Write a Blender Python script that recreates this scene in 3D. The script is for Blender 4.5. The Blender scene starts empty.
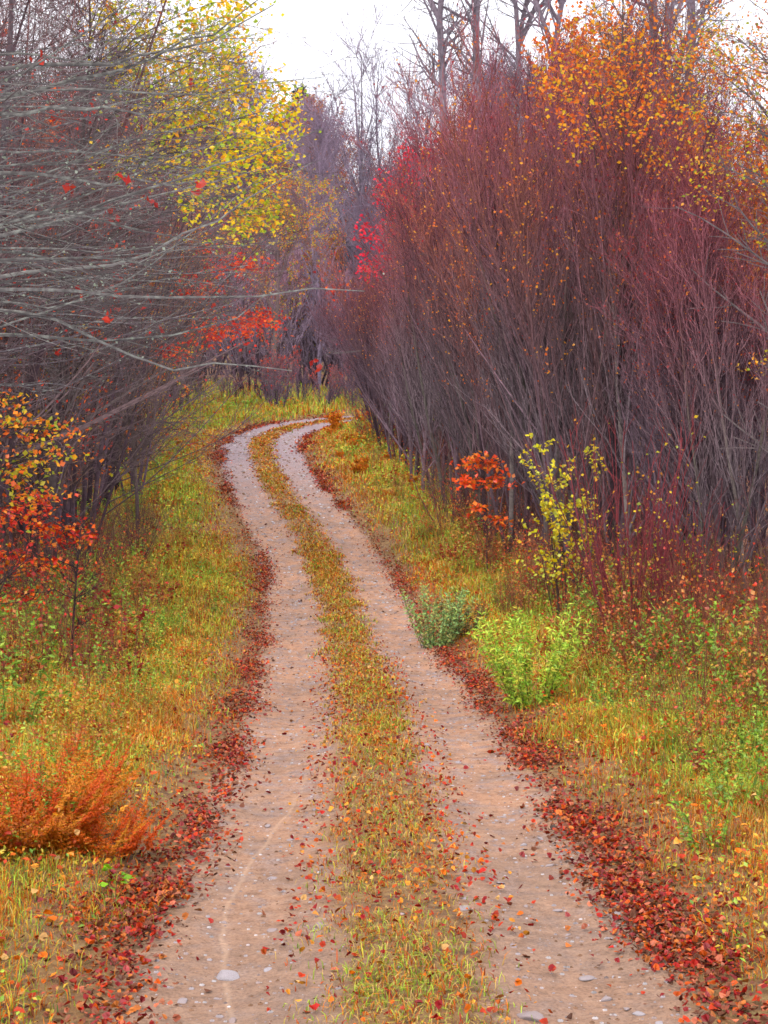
import bpy, math
import numpy as np

rng = np.random.default_rng(11)
C = bpy.context.scene.collection
CAM_Z = 2.05
F = 1500.0            # focal length in pixels of the 768 x 1024 frame
HORIZON = 450.0
PITCH = math.atan((512 - HORIZON) / F)

# ------------------------------------------------------------------ colour helpers
ALB = 0.78
def lin(*c, k=None):
    c = np.asarray(c, float) / 255.0
    l = np.where(c <= 0.04045, c / 12.92, ((c + 0.055) / 1.055) ** 2.4)
    return l * (ALB if k is None else k)
def pal(*cs, k=None):
    a = np.array([lin(*c, k=k) for c in cs]); g = a.mean(1, keepdims=True)
    return np.clip(g + (a - g) * 1.12, .004, 1)

# ------------------------------------------------------------------ noise
def _hash(ix, iy, seed):
    h = (ix.astype(np.int64) * 374761393 + iy.astype(np.int64) * 668265263 + seed * 974711) & 0x7fffffff
    h = ((h ^ (h >> 13)) * 1274126177) & 0x7fffffff
    h = h ^ (h >> 16)
    return (h & 0xffff) / 65535.0
def vnoise(x, y, seed=0):
    x = np.asarray(x, float); y = np.asarray(y, float)
    ix = np.floor(x); iy = np.floor(y); fx = x - ix; fy = y - iy
    ix = ix.astype(np.int64); iy = iy.astype(np.int64)
    fx = fx * fx * (3 - 2 * fx); fy = fy * fy * (3 - 2 * fy)
    a = _hash(ix, iy, seed); b = _hash(ix + 1, iy, seed)
    c = _hash(ix, iy + 1, seed); d = _hash(ix + 1, iy + 1, seed)
    return (a * (1 - fx) + b * fx) * (1 - fy) + (c * (1 - fx) + d * fx) * fy
def fbm(x, y, seed=0, o=3):
    s = 0; a = 0.5; t = 0
    for i in range(o):
        s = s + a * vnoise(x, y, seed + i * 17); t += a; a *= 0.5; x = x * 2.03; y = y * 2.03
    return s / t
def sstep(a, b, x):
    t = np.clip((x - a) / (b - a), 0, 1)
    return t * t * (3 - 2 * t)

# ------------------------------------------------------------------ terrain and road
_zd = np.array([(-40, -1.0), (-20, -1.4), (0, -2.02), (6, -2.31), (8, -2.4), (10.7, -2.5), (16.2, -2.7), (20.7, -2.76),
                (26.9, -2.62), (31.9, -2.1), (36.3, -1.3), (45, -0.12), (48, .22), (51, .56), (53.5, .84), (55.5, 1.07),
                (60, 1.5), (75, 2.7), (100, 5.0), (160, 12), (260, 40), (420, 70)], float)
_D = np.arange(-40, 420, 0.25)
_Z = np.interp(_D, _zd[:, 0], _zd[:, 1])
_k = np.exp(-0.5 * (np.arange(-12, 13) / 5.0) ** 2); _k /= _k.sum()
_Z = np.convolve(np.pad(_Z, 12, mode='edge'), _k, mode='valid') + CAM_Z
def zr(d): return np.interp(d, _D, _Z)

_cp = np.array([(0.25, -12), (0.2, -4), (0.15, 2), (0.125, 6.05), (0.105, 8.0), (-0.01, 10.7), (-.173, 16.2), (-.455, 20.7),
                (-.86, 26.9), (-1.446, 31.9), (-2.32, 36.3), (-3.15, 41.0), (-3.72, 45.4), (-3.9, 48.2), (-3.75, 51.0), (-3.2, 53.4),
                (-2.3, 55.3), (-1.0, 56.8), (1.5, 58.2), (6, 60), (14, 62), (26, 64), (44, 66)], float)
def catmull(P, n=24):
    out = []
    for i in range(1, len(P) - 2):
        p0, p1, p2, p3 = P[i - 1], P[i], P[i + 1], P[i + 2]
        for t in np.linspace(0, 1, n, endpoint=False):
            out.append(0.5 * ((2 * p1) + (-p0 + p2) * t + (2 * p0 - 5 * p1 + 4 * p2 - p3) * t * t + (-p0 + 3 * p1 - 3 * p2 + p3) * t ** 3))
    return np.array(out)
_cl = catmull(_cp, 40)
_seg = np.r_[0, np.cumsum(np.linalg.norm(np.diff(_cl, axis=0), axis=1))]
S_LEN = _seg[-1]
_S = np.arange(0, S_LEN, 0.06)
ROAD = np.stack([np.interp(_S, _seg, _cl[:, 0]), np.interp(_S, _seg, _cl[:, 1])], 1)
for _ in range(3):
    kk = np.ones(31) / 31
    ROAD = np.stack([np.convolve(np.pad(ROAD[:, j], 15, mode='edge'), kk, mode='valid') for j in (0, 1)], 1)
RT = np.gradient(ROAD, axis=0); RT /= np.linalg.norm(RT, axis=1)[:, None]
RN = np.stack([RT[:, 1], -RT[:, 0]], 1)      # to the right of the road
_Rc = ROAD[::6]; _Rn = RN[::6]
def road_lat(x, y):
    """signed distance to the road centre line (right positive), chunked"""
    x = np.asarray(x, float).ravel(); y = np.asarray(y, float).ravel()
    out = np.empty(len(x)); ii = np.empty(len(x), int)
    for a in range(0, len(x), 20000):
        dx = x[a:a + 20000, None] - _Rc[None, :, 0]; dy = y[a:a + 20000, None] - _Rc[None, :, 1]
        q = dx * dx + dy * dy; i = q.argmin(1); m = np.arange(len(i))
        sg = np.sign(dx[m, i] * _Rn[i, 0] + dy[m, i] * _Rn[i, 1])
        out[a:a + 20000] = np.sqrt(q[m, i]) * sg; ii[a:a + 20000] = i
    return out, ii
def terrain(x, y, s=None):
    x = np.asarray(x, float); y = np.asarray(y, float)
    shp = x.shape; x = x.ravel(); y = y.ravel()
    if s is None: s, _ = road_lat(x, y)
    a = np.abs(s)
    z = zr(y)
    z = z + 0.13 * sstep(1.25, 2.1, a) + 0.035 * np.clip(a - 3, 0, 30)
    z = z + sstep(1.2, 4, a) * 0.28 * (fbm(x * .45, y * .45, 3) - .5)
    z = z + sstep(4, 30, a) * 1.6 * (fbm(x * .06, y * .06, 9) - .5)
    return z.reshape(shp)
def rut(l):
    """height of the road profile at lateral offset l"""
    g = lambda c, w: np.exp(-((l - c) / w) ** 2)
    return -0.035 * (g(-.78, .3) + g(.78, .3)) + 0.03 * g(0, .35)
def road_z(x, y, l):
    return zr(y) + rut(l) + 0.026 * (fbm(x * 2.2, y * 1.4, 5) - .5) + 0.018 * (fbm(x * 8, y * 8, 6) - .5)
def px_dir(px, py):
    v = np.array([(px - 384) / F, 1.0, -(py - 512) / F]); c, s = math.cos(PITCH), math.sin(PITCH)
    return np.array([v[0], v[1] * c + v[2] * s, -v[1] * s + v[2] * c])
def at(px, py, d):
    v = px_dir(px, py); t = d / v[1]
    return np.array([v[0] * t, d, CAM_Z + v[2] * t])
def gpx(px, d):
    """ground point under picture column px at depth d"""
    p = at(px, HORIZON, d); return np.array([p[0], d, float(terrain(np.array([p[0]]), np.array([d]))[0])])

# ------------------------------------------------------------------ mesh accumulator
class MB:
    def __init__(s): s.v = []; s.q = []; s.c = []; s.mi = []; s.n = 0; s.sm = []
    def add(s, v, q, c, mi=0, smooth=True):
        v = np.asarray(v, np.float32).reshape(-1, 3); q = np.asarray(q, np.int64).reshape(-1, 4)
        c = np.asarray(c, np.float32)
        if c.ndim == 1: c = np.broadcast_to(c, (len(v), 3))
        s.v.append(v); s.q.append(q + s.n); s.c.append(c); s.n += len(v)
        s.mi.append(np.full(len(q), mi, np.int32)); s.sm.append(np.full(len(q), smooth, bool))
    def mesh(s, name, mats):
        me = bpy.data.meshes.new(name)
        v = np.concatenate(s.v); q = np.concatenate(s.q); c = np.concatenate(s.c)
        me.vertices.add(len(v)); me.vertices.foreach_set('co', v.ravel())
        me.loops.add(len(q) * 4); me.loops.foreach_set('vertex_index', q.ravel().astype(np.int32))
        me.polygons.add(len(q))
        me.polygons.foreach_set('loop_start', np.arange(0, len(q) * 4, 4, dtype=np.int32))
        for m in mats: me.materials.append(m)
        me.polygons.foreach_set('material_index', np.concatenate(s.mi))
        me.polygons.foreach_set('use_smooth', np.concatenate(s.sm))
        a = me.attributes.new('Col', 'FLOAT_COLOR', 'POINT')
        a.data.foreach_set('color', np.concatenate([np.clip(c, 0, 1), np.ones((len(c), 1), np.float32)], 1).astype(np.float32).ravel())
        me.update(calc_edges=True)
        return me
    # --- batches
    def tubes(s, pts, rad, col, sides=4, mi=0):
        P, K, _ = pts.shape
        if P == 0: return
        tan = np.gradient(pts, axis=1); tan /= np.linalg.norm(tan, axis=2, keepdims=True) + 1e-9
        ref = np.where(np.abs(tan[..., 2:3]) > .9, np.array([1., 0, 0]), np.array([0, 0, 1.]))
        u = np.cross(tan, ref); u /= np.linalg.norm(u, axis=2, keepdims=True) + 1e-9
        w = np.cross(tan, u)
        a = np.arange(sides) * 2 * math.pi / sides
        v = pts[:, :, None, :] + rad[:, :, None, None] * (np.cos(a)[None, None, :, None] * u[:, :, None, :] + np.sin(a)[None, None, :, None] * w[:, :, None, :])
        base = (np.arange(P) * K * sides)[:, None, None]; k = (np.arange(K - 1) * sides)[None, :, None]
        j = np.arange(sides)[None, None, :]; j2 = (j + 1) % sides
        q = np.stack([base + k + j, base + k + j2, base + k + sides + j2, base + k + sides + j], -1)
        col = np.asarray(col, float)
        if col.ndim == 1: cc = np.broadcast_to(col, (P, K, sides, 3))
        elif col.ndim == 2: cc = np.broadcast_to(col[:, None, None, :], (P, K, sides, 3))
        else: cc = np.broadcast_to(col[:, :, None, :], (P, K, sides, 3))
        s.add(v.reshape(-1, 3), q, cc.reshape(-1, 3), mi)
    def leaves(s, pos, size, col, r, mi=0, up=.5, aspect=.42, udir=None, fold=.18):
        N = len(pos)
        if N == 0: return
        n = r.normal(size=(N, 3)); n[:, 2] = np.abs(n[:, 2]) + up; n /= np.linalg.norm(n, axis=1)[:, None]
        u = r.normal(size=(N, 3)) if udir is None else udir + .25 * r.normal(size=(N, 3))
        u -= (u * n).sum(1)[:, None] * n; u /= np.linalg.norm(u, axis=1)[:, None] + 1e-9
        w = np.cross(n, u)
        L = np.asarray(size, float).reshape(-1, 1) * np.ones((N, 1))
        f = fold * (r.random((N, 1)) * 1.2 - .2)
        p0 = pos; p1 = pos + u * L * .5 + w * L * aspect + n * L * f; p2 = pos + u * L + n * L * (r.random((N, 1)) - .6) * .4; p3 = pos + u * L * .46 - w * L * aspect + n * L * f
        v = np.stack([p0, p1, p2, p3], 1).reshape(-1, 3)
        q = np.arange(N * 4).reshape(-1, 4)
        s.add(v, q, np.repeat(col, 4, 0), mi, False)
    def lobed(s, pos, size, col, r, mi=0, up=1.4):
        """broad lobed leaves that curl: eight vertices, three quads"""
        N = len(pos); n = r.normal(size=(N, 3)); n[:, 2] = np.abs(n[:, 2]) + up; n /= np.linalg.norm(n, axis=1)[:, None]
        u = r.normal(size=(N, 3)); u -= (u * n).sum(1)[:, None] * n; u /= np.linalg.norm(u, axis=1)[:, None]; w = np.cross(n, u)
        L = np.asarray(size, float).reshape(-1, 1) * np.ones((N, 1)); c1 = r.normal(.12, .18, (N, 1)); c2 = r.normal(.1, .2, (N, 1)); a = r.uniform(.3, .6, (N, 1))
        P = lambda x, y, z: pos + L * (u * x + w * y * a / .45 + n * z)
        v = np.stack([P(0, -.05, 0), P(0, .05, 0), P(.3, -.5, c1), P(.42, .0, -.05), P(.28, .5, c1 * .8), P(.7, -.3, c1 + c2 * .6), P(.72, .32, c1 * .6 + c2), P(1.0, .0, c2)], 1).reshape(-1, 3)
        b = (np.arange(N) * 8)[:, None]
        q = np.concatenate([b + np.array([0, 3, 5, 2]), b + np.array([1, 4, 6, 3]), b + np.array([3, 6, 7, 5])])
        t = np.repeat(col, 8, 0).reshape(N, 8, 3).copy(); t[:, 3] *= .78; t[:, 7] *= 1.1; t[:, (0, 1)] *= .8
        s.add(v, q, t.reshape(-1, 3), mi, False)
    def blades(s, pos, h, w, lean, az, col, mi=0):
        """grass blades: three cross sections, two quads"""
        N = len(pos)
        d = np.stack([np.cos(az), np.sin(az), 0 * az], 1); sd = np.stack([-np.sin(az), np.cos(az), 0 * az], 1)
        h = h[:, None]; w = w[:, None]; lean = lean[:, None]; up = np.array([0, 0, 1.])
        m = pos + up * h * .55 + d * h * lean * .3; t = pos + up * h * (1 - .35 * lean) + d * h * lean
        v = np.stack([pos - sd * w, pos + sd * w, m + sd * w * .8, m - sd * w * .8, t + sd * w * .15, t - sd * w * .15], 1).reshape(-1, 3)
        b = (np.arange(N) * 6)[:, None]
        q = np.concatenate([b + np.array([0, 1, 2, 3]), b + np.array([3, 2, 4, 5])])
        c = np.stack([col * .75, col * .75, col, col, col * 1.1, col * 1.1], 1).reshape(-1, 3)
        s.add(v, q, c, mi, False)

def grow(start, dirn, length, K, r, up=0., wob=.1, sag=0.):
    P = len(start); pts = np.empty((P, K, 3)); pts[:, 0] = start
    d = dirn / (np.linalg.norm(dirn, axis=1, keepdims=True) + 1e-9); st = (np.asarray(length) / (K - 1)).reshape(-1, 1)
    upv = np.array([0, 0, 1.])
    for k in range(1, K):
        d = d + wob * r.normal(size=(P, 3)) + (up - sag * (1 - k / K)) * upv
        d = d / (np.linalg.norm(d, axis=1, keepdims=True) + 1e-9)
        pts[:, k] = pts[:, k - 1] + d * st
    return pts
def pts_on(pts, n, r, t0=0., t1=1.):
    P, K, _ = pts.shape
    idx = r.integers(0, P, n); t = r.uniform(t0, t1, n); f = t * (K - 1.0001); i = f.astype(int); f = (f - i)[:, None]
    a = pts[idx, i]; b = pts[idx, i + 1]
    return a * (1 - f) + b * f, (b - a) / (np.linalg.norm(b - a, axis=1, keepdims=True) + 1e-9), idx, t
def branch(par, prad, n, r, t0, t1, ang, length, K, up, wob, rfac=.6, rmin=.002, taper=.25, lt=.5, sag=0., rmax=None):
    pos, tan, idx, t = pts_on(par, n, r, t0, t1)
    pr = np.array([np.interp(tt, np.linspace(0, 1, prad.shape[1]), prad[i]) for tt, i in zip(t, idx)]) if n < 4000 else prad[idx, np.minimum((t * (prad.shape[1] - 1)).astype(int), prad.shape[1] - 1)]
    rv = r.normal(size=(n, 3)); rv -= (rv * tan).sum(1)[:, None] * tan; rv /= np.linalg.norm(rv, axis=1)[:, None] + 1e-9
    a = np.radians(r.normal(ang, 10, n))[:, None]
    d = np.cos(a) * tan + np.sin(a) * rv
    L = length * (1 - lt * (t - t0) / (t1 - t0 + 1e-6)) * r.uniform(.6, 1.3, n)
    pts = grow(pos, d, L, K, r, up, wob, sag)
    r0 = np.maximum(pr * rfac, rmin)
    if rmax: r0 = np.minimum(r0, rmax)
    rad = r0[:, None] * np.linspace(1, taper, K)[None]
    return pts, np.maximum(rad, rmin * .5)
def hcol(pts, z0, z1, c0, c1, r, var=.12):
    """colour per tube point by height"""
    t = sstep(z0, z1, pts[..., 2])[..., None]
    c = np.asarray(c0) * (1 - t) + np.asarray(c1) * t
    return c * (1 + var * r.normal(size=(pts.shape[0], 1, 1)))
def pick(p, n, r, w=None, var=.12):
    i = r.choice(len(p), n, p=None if w is None else np.array(w) / np.sum(w))
    return p[i] * (1 + var * r.normal(size=(n, 1)))

# ------------------------------------------------------------------ materials
def newmat(name):
    m = bpy.data.materials.new(name); m.use_nodes = True; nt = m.node_tree; nt.nodes.clear()
    return m, nt, nt.nodes.new, nt.links.new
def mat_bark(name, rough=.9, lichen=0., nscale=14.):
    m, nt, N, L = newmat(name)
    o = N('ShaderNodeOutputMaterial'); b = N('ShaderNodeBsdfDiffuse'); at_ = N('ShaderNodeAttribute'); at_.attribute_name = 'Col'
    b.inputs['Roughness'].default_value = .6
    tc = N('ShaderNodeTexCoord'); no = N('ShaderNodeTexNoise'); no.inputs['Scale'].default_value = nscale; no.inputs['Detail'].default_value = 4
    L(tc.outputs['Object'], no.inputs['Vector'])
    oi = N('ShaderNodeObjectInfo')
    mr = N('ShaderNodeMapRange'); mr.inputs['From Min'].default_value = .3; mr.inputs['From Max'].default_value = .7; mr.inputs['To Min'].default_value = .7; mr.inputs['To Max'].default_value = 1.3
    L(no.outputs['Fac'], mr.inputs['Value'])
    m2 = N('ShaderNodeMapRange'); m2.inputs['To Min'].default_value = .70; m2.inputs['To Max'].default_value = 1.25; L(oi.outputs['Random'], m2.inputs['Value'])
    mu = N('ShaderNodeMath'); mu.operation = 'MULTIPLY'; L(mr.outputs[0], mu.inputs[0]); L(m2.outputs[0], mu.inputs[1])
    vm = N('ShaderNodeVectorMath'); vm.operation = 'SCALE'; L(at_.outputs['Color'], vm.inputs[0]); L(mu.outputs[0], vm.inputs['Scale'])
    out = vm.outputs[0]
    if lichen:
        n2 = N('ShaderNodeTexNoise'); n2.inputs['Scale'].default_value = 16; n2.inputs['Detail'].default_value = 5; L(tc.outputs['Object'], n2.inputs['Vector'])
        cr = N('ShaderNodeValToRGB'); cr.color_ramp.elements[0].position = .46; cr.color_ramp.elements[1].position = .78
        L(n2.outputs['Fac'], cr.inputs[0])
        mx = N('ShaderNodeMix'); mx.data_type = 'RGBA'; L(cr.outputs[0], mx.inputs['Factor']); L(out, mx.inputs['A']); mx.inputs['B'].default_value = (*lin(172, 174, 164), 1)
        out = mx.outputs['Result']
    L(out, b.inputs['Color']); L(b.outputs[0], o.inputs['Surface'])
    return m
def mat_leaf(name, trans=.35, gloss=.04, rnd=.15):
    m, nt, N, L = newmat(name)
    o = N('ShaderNodeOutputMaterial'); at_ = N('ShaderNodeAttribute'); at_.attribute_name = 'Col'
    oi = N('ShaderNodeObjectInfo'); m2 = N('ShaderNodeMapRange'); m2.inputs['To Min'].default_value = 1 - rnd; m2.inputs['To Max'].default_value = 1 + rnd
    L(oi.outputs['Random'], m2.inputs['Value'])
    vm = N('ShaderNodeVectorMath'); vm.operation = 'SCALE'; L(at_.outputs['Color'], vm.inputs[0]); L(m2.outputs[0], vm.inputs['Scale'])
    d = N('ShaderNodeBsdfDiffuse'); t = N('ShaderNodeBsdfTranslucent'); g = N('ShaderNodeBsdfGlossy'); g.inputs['Roughness'].default_value = .45
    L(vm.outputs[0], d.inputs[0]); L(vm.outputs[0], t.inputs[0])
    a = N('ShaderNodeMixShader'); a.inputs[0].default_value = trans; L(d.outputs[0], a.inputs[1]); L(t.outputs[0], a.inputs[2])
    b = N('ShaderNodeMixShader'); b.inputs[0].default_value = gloss; L(a.outputs[0], b.inputs[1]); L(g.outputs[0], b.inputs[2])
    L(b.outputs[0], o.inputs['Surface'])
    return m
M_bark = mat_bark('bark'); M_lichen = mat_bark('lichen bark', lichen=1.); M_leaf = mat_leaf('autumn leaf')
M_grass = mat_leaf('grass blade', .3, .02, 0); M_litter = mat_leaf('fallen leaf', .12, .025, 0)

def ramp(N, L, src, stops):
    cr = N('ShaderNodeValToRGB'); e = cr.color_ramp.elements
    while len(e) < len(stops): e.new(.5)
    for i, (p, c) in enumerate(stops): e[i].position = p; e[i].color = (*c, 1)
    L(src, cr.inputs[0]); return cr.outputs[0]
def noise(N, L, vec, scale, detail=5, rough=.6):
    n = N('ShaderNodeTexNoise'); n.inputs['Scale'].default_value = scale; n.inputs['Detail'].default_value = detail; n.inputs['Roughness'].default_value = rough
    L(vec, n.inputs['Vector']); return n.outputs['Fac']
def mix(N, L, f, a, b):
    m = N('ShaderNodeMix'); m.data_type = 'RGBA'
    for k, s in (('Factor', f), ('A', a), ('B', b)):
        if hasattr(s, 'links'): L(s, m.inputs[k])
        elif k == 'Factor': m.inputs[k].default_value = s
        else: m.inputs[k].default_value = (*s, 1)
    return m.outputs['Result']
def math_(N, L, op, a, b=None, clamp=False):
    m = N('ShaderNodeMath'); m.operation = op; m.use_clamp = clamp
    for i, s in enumerate((a, b)):
        if s is None: continue
        if hasattr(s, 'links'): L(s, m.inputs[i])
        else: m.inputs[i].default_value = s
    return m.outputs[0]

def mat_ground():
    m, nt, N, L = newmat('forest floor')
    o = N('ShaderNodeOutputMaterial'); b = N('ShaderNodeBsdfPrincipled'); b.inputs['Roughness'].default_value = .95
    g = N('ShaderNodeNewGeometry'); P = g.outputs['Position']
    base = ramp(N, L, noise(N, L, P, 6.), [(.3, lin(120, 88, 72)), (.5, lin(160, 112, 86)), (.62, lin(190, 112, 76)), (.75, lin(166, 146, 86))])
    big = noise(N, L, P, .5, 3)
    c = mix(N, L, ramp(N, L, big, [(.42, (0, 0, 0)), (.6, (1, 1, 1))]), base, ramp(N, L, noise(N, L, P, 14), [(.35, lin(96, 70, 42)), (.65, lin(150, 132, 70))]))
    L(c, b.inputs['Base Color'])
    bu = N('ShaderNodeBump'); bu.inputs['Strength'].default_value = .6; bu.inputs['Distance'].default_value = .05
    L(noise(N, L, P, 25), bu.inputs['Height']); L(bu.outputs[0], b.inputs['Normal']); L(b.outputs[0], o.inputs['Surface'])
    return m
def mat_road():
    m, nt, N, L = newmat('dirt road')
    o = N('ShaderNodeOutputMaterial'); b = N('ShaderNodeBsdfPrincipled')
    uv = N('ShaderNodeUVMap'); uv.uv_map = 'lane'; sp = N('ShaderNodeSeparateXYZ'); L(uv.outputs[0], sp.inputs[0])
    lat, along = sp.outputs['X'], sp.outputs['Y']
    g = N('ShaderNodeNewGeometry'); P = g.outputs['Position']
    n1 = noise(N, L, P, 1.7, 6); n2 = noise(N, L, P, 11, 6); n3 = noise(N, L, P, 60, 5)
    wob = math_(N, L, 'MULTIPLY', math_(N, L, 'SUBTRACT', n1, .5), .5)
    w2 = math_(N, L, 'MULTIPLY', math_(N, L, 'SUBTRACT', n2, .5), .35)
    l = math_(N, L, 'ABSOLUTE', math_(N, L, 'ADD', math_(N, L, 'ADD', lat, wob), w2))
    tr = ramp(N, L, math_(N, L, 'DIVIDE', l, 2.), [(.11, (0, 0, 0)), (.20, (1, 1, 1)), (.58, (1, 1, 1)), (.66, (0, 0, 0))])
    dirt = ramp(N, L, n2, [(.28, lin(146, 102, 74)), (.45, lin(198, 142, 106)), (.58, lin(208, 154, 118)), (.75, lin(224, 178, 146))])
    dirt = mix(N, L, ramp(N, L, n1, [(.40, (.75, .75, .75)), (.58, (0, 0, 0))]), dirt, ramp(N, L, n2, [(.3, lin(140, 104, 82)), (.7, lin(190, 146, 116))]))
    # gravel speckle
    vo = N('ShaderNodeTexVoronoi'); vo.inputs['Scale'].default_value = 60; L(P, vo.inputs['Vector'])
    gcol = ramp(N, L, vo.outputs['Distance'], [(.0, lin(214, 204, 206)), (.45, lin(168, 152, 156)), (.8, lin(120, 100, 96))])
    gm = ramp(N, L, noise(N, L, P, 5, 5), [(.48, (0, 0, 0)), (.68, (.65, .65, .65))])
    dirt = mix(N, L, gm, dirt, gcol)
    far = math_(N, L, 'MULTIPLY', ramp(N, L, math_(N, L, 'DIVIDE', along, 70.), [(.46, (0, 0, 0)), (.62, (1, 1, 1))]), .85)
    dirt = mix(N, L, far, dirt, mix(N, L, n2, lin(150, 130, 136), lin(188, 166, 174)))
    nearf = ramp(N, L, math_(N, L, 'DIVIDE', along, 20.), [(.24, (.7, .7, .7)), (.5, (0, 0, 0))])
    dirt = mix(N, L, nearf, dirt, mix(N, L, n2, lin(120, 92, 74), lin(206, 164, 136)))
    fine = ramp(N, L, n3, [(.3, (.66, .66, .66)), (.5, (1, 1, 1)), (.7, (1.2, 1.2, 1.2))])
    mu = N('ShaderNodeMix'); mu.data_type = 'RGBA'; mu.blend_type = 'MULTIPLY'; mu.inputs['Factor'].default_value = 1
    L(dirt, mu.inputs['A']); L(fine, mu.inputs['B']); dirt = mu.outputs['Result']
    # a bicycle's pale wheel trace wandering in the near left track
    wv = math_(N, L, 'SINE', math_(N, L, 'MULTIPLY', along, .8))
    ctr = math_(N, L, 'ADD', math_(N, L, 'MULTIPLY', wv, .17), -.74)
    dl = math_(N, L, 'ABSOLUTE', math_(N, L, 'SUBTRACT', math_(N, L, 'ADD', lat, math_(N, L, 'MULTIPLY', wob, .3)), ctr))
    ln = ramp(N, L, dl, [(.004, (.3, .3, .3)), (.020, (0, 0, 0))])
    ln = math_(N, L, 'MULTIPLY', ln, ramp(N, L, math_(N, L, 'DIVIDE', along, 20.), [(.10, (0, 0, 0)), (.2, (1, 1, 1)), (.42, (1, 1, 1)), (.6, (0, 0, 0))]))
    dirt = mix(N, L, ln, dirt, lin(236, 196, 162))
    edge = ramp(N, L, n2, [(.3, lin(96, 66, 48)), (.5, lin(158, 112, 62)), (.7, lin(172, 140, 84))])
    c = mix(N, L, tr, edge, dirt)
    L(c, b.inputs['Base Color'])
    L(ramp(N, L, n1, [(.35, (.55, .55, .55)), (.6, (.9, .9, .9))]), b.inputs['Roughness'])
    bu = N('ShaderNodeBump'); bu.inputs['Strength'].default_value = .9; bu.inputs['Distance'].default_value = .035
    L(math_(N, L, 'ADD', n2, math_(N, L, 'MULTIPLY', n3, .6)), bu.inputs['Height']); L(bu.outputs[0], b.inputs['Normal'])
    L(b.outputs[0], o.inputs['Surface']); return m
def mat_stone():
    m, nt, N, L = newmat('pale stone')
    o = N('ShaderNodeOutputMaterial'); b = N('ShaderNodeBsdfPrincipled'); b.inputs['Roughness'].default_value = .6
    tc = N('ShaderNodeTexCoord'); P = tc.outputs['Object']; oi = N('ShaderNodeObjectInfo')
    c = ramp(N, L, noise(N, L, P, 30), [(.3, lin(146, 132, 132)), (.55, lin(184, 174, 180)), (.8, lin(212, 204, 210))])
    c = mix(N, L, math_(N, L, 'MULTIPLY', oi.outputs['Random'], .55), c, lin(150, 112, 92))
    L(c, b.inputs['Base Color']); L(b.outputs[0], o.inputs['Surface']); return m

# ------------------------------------------------------------------ object helpers
def tag(o, label=None, cat=None, group=None, kind=None):
    if label: o['label'] = label
    if cat: o['category'] = cat
    if group: o['group'] = group
    if kind: o['kind'] = kind
    return o
def obj(name, me, parent=None):
    o = bpy.data.objects.new(name, me); C.objects.link(o)
    if parent: o.parent = parent
    return o
def thing(name, loc, parts, label, cat, group=None, rz=0., sc=1., tilt=(0, 0)):
    """an Empty at the base with its part meshes (shared between copies)"""
    e = bpy.data.objects.new(name, None); e.empty_display_size = .2; C.objects.link(e)
    e.location = loc; e.rotation_euler = (tilt[0], tilt[1], rz)
    e.scale = (sc, sc, sc) if np.isscalar(sc) else sc
    tag(e, label, cat, group)
    for pn, me in parts: obj(pn, me, e)
    return e
def on_ground(x, y): return (float(x), float(y), float(terrain(np.array([float(x)]), np.array([float(y)]))[0]) - .04)

# ------------------------------------------------------------------ the setting
def build_ground():
    t = np.linspace(-1, 1, 261); X = 9 * t + 170 * t ** 5
    u = np.linspace(0, 1, 361); Y = -22 + 95 * u + 330 * u ** 4
    gx, gy = np.meshgrid(X, Y); s, _ = road_lat(gx, gy)
    z = terrain(gx, gy, s) - .07 * (1 - sstep(1.5, 2.2, np.abs(s))).reshape(gx.shape)
    n, k = gx.shape
    i = (np.arange(n - 1)[:, None] * k + np.arange(k - 1)[None]).ravel()
    mb = MB(); mb.add(np.stack([gx, gy, z], -1).reshape(-1, 3), np.stack([i, i + 1, i + k + 1, i + k], 1), np.array([.1, .1, .1]))
    tag(obj('ground', mb.mesh('ground', [mat_ground()])), kind='structure')
    # road sheet
    sel = (ROAD[:, 1] > -6)
    idx = np.where(sel)[0]; near = idx[ROAD[idx, 1] < 22]; rest = idx[ROAD[idx, 1] >= 22][::4]
    idx = np.r_[near, rest]
    lat = np.linspace(-2.0, 2.0, 61)
    c = ROAD[idx]; nn = RN[idx]
    x = c[:, 0:1] + nn[:, 0:1] * lat; y = c[:, 1:2] + nn[:, 1:2] * lat
    lw = np.broadcast_to(lat, x.shape)
    z = road_z(x.ravel(), y.ravel(), lw.ravel()).reshape(x.shape)
    zt = terrain(x, y, lw.ravel().copy())
    e = sstep(1.25, 1.7, np.abs(lw)); z = z * (1 - e) + (zt + .012) * e - .10 * sstep(1.85, 2.0, np.abs(lw))
    n, k = x.shape
    i = (np.arange(n - 1)[:, None] * k + np.arange(k - 1)[None]).ravel()
    mb = MB(); q = np.stack([i, i + 1, i + k + 1, i + k], 1)
    mb.add(np.stack([x, y, z], -1).reshape(-1, 3), q, np.array([.3, .2, .2]))
    me = mb.mesh('dirt_road', [mat_road()])
    uv = me.uv_layers.new(name='lane'); al = np.broadcast_to(y.mean(1)[:, None], x.shape)
    co = np.stack([lw.ravel(), (_S[idx][:, None] + 0 * lw).ravel() - _S[idx[0]] - 6], 1).astype(np.float32)
    uv.data.foreach_set('uv', co[q.ravel()].ravel())
    tag(obj('dirt_road', me), kind='structure')
build_ground()

def edgeR(d): return np.interp(d, [14, 18, 22, 26, 30, 34, 37, 43, 47, 51], [5.6, 4.7, 3.9, 3.1, 2.4, 1.7, 1.1, .2, -.2, -.4])
def edgeL(d): return np.interp(d, [10, 20, 28, 36, 45, 55, 62], [-5.4, -5.4, -5.6, -6.2, -7.6, -8.2, -8])
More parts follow.
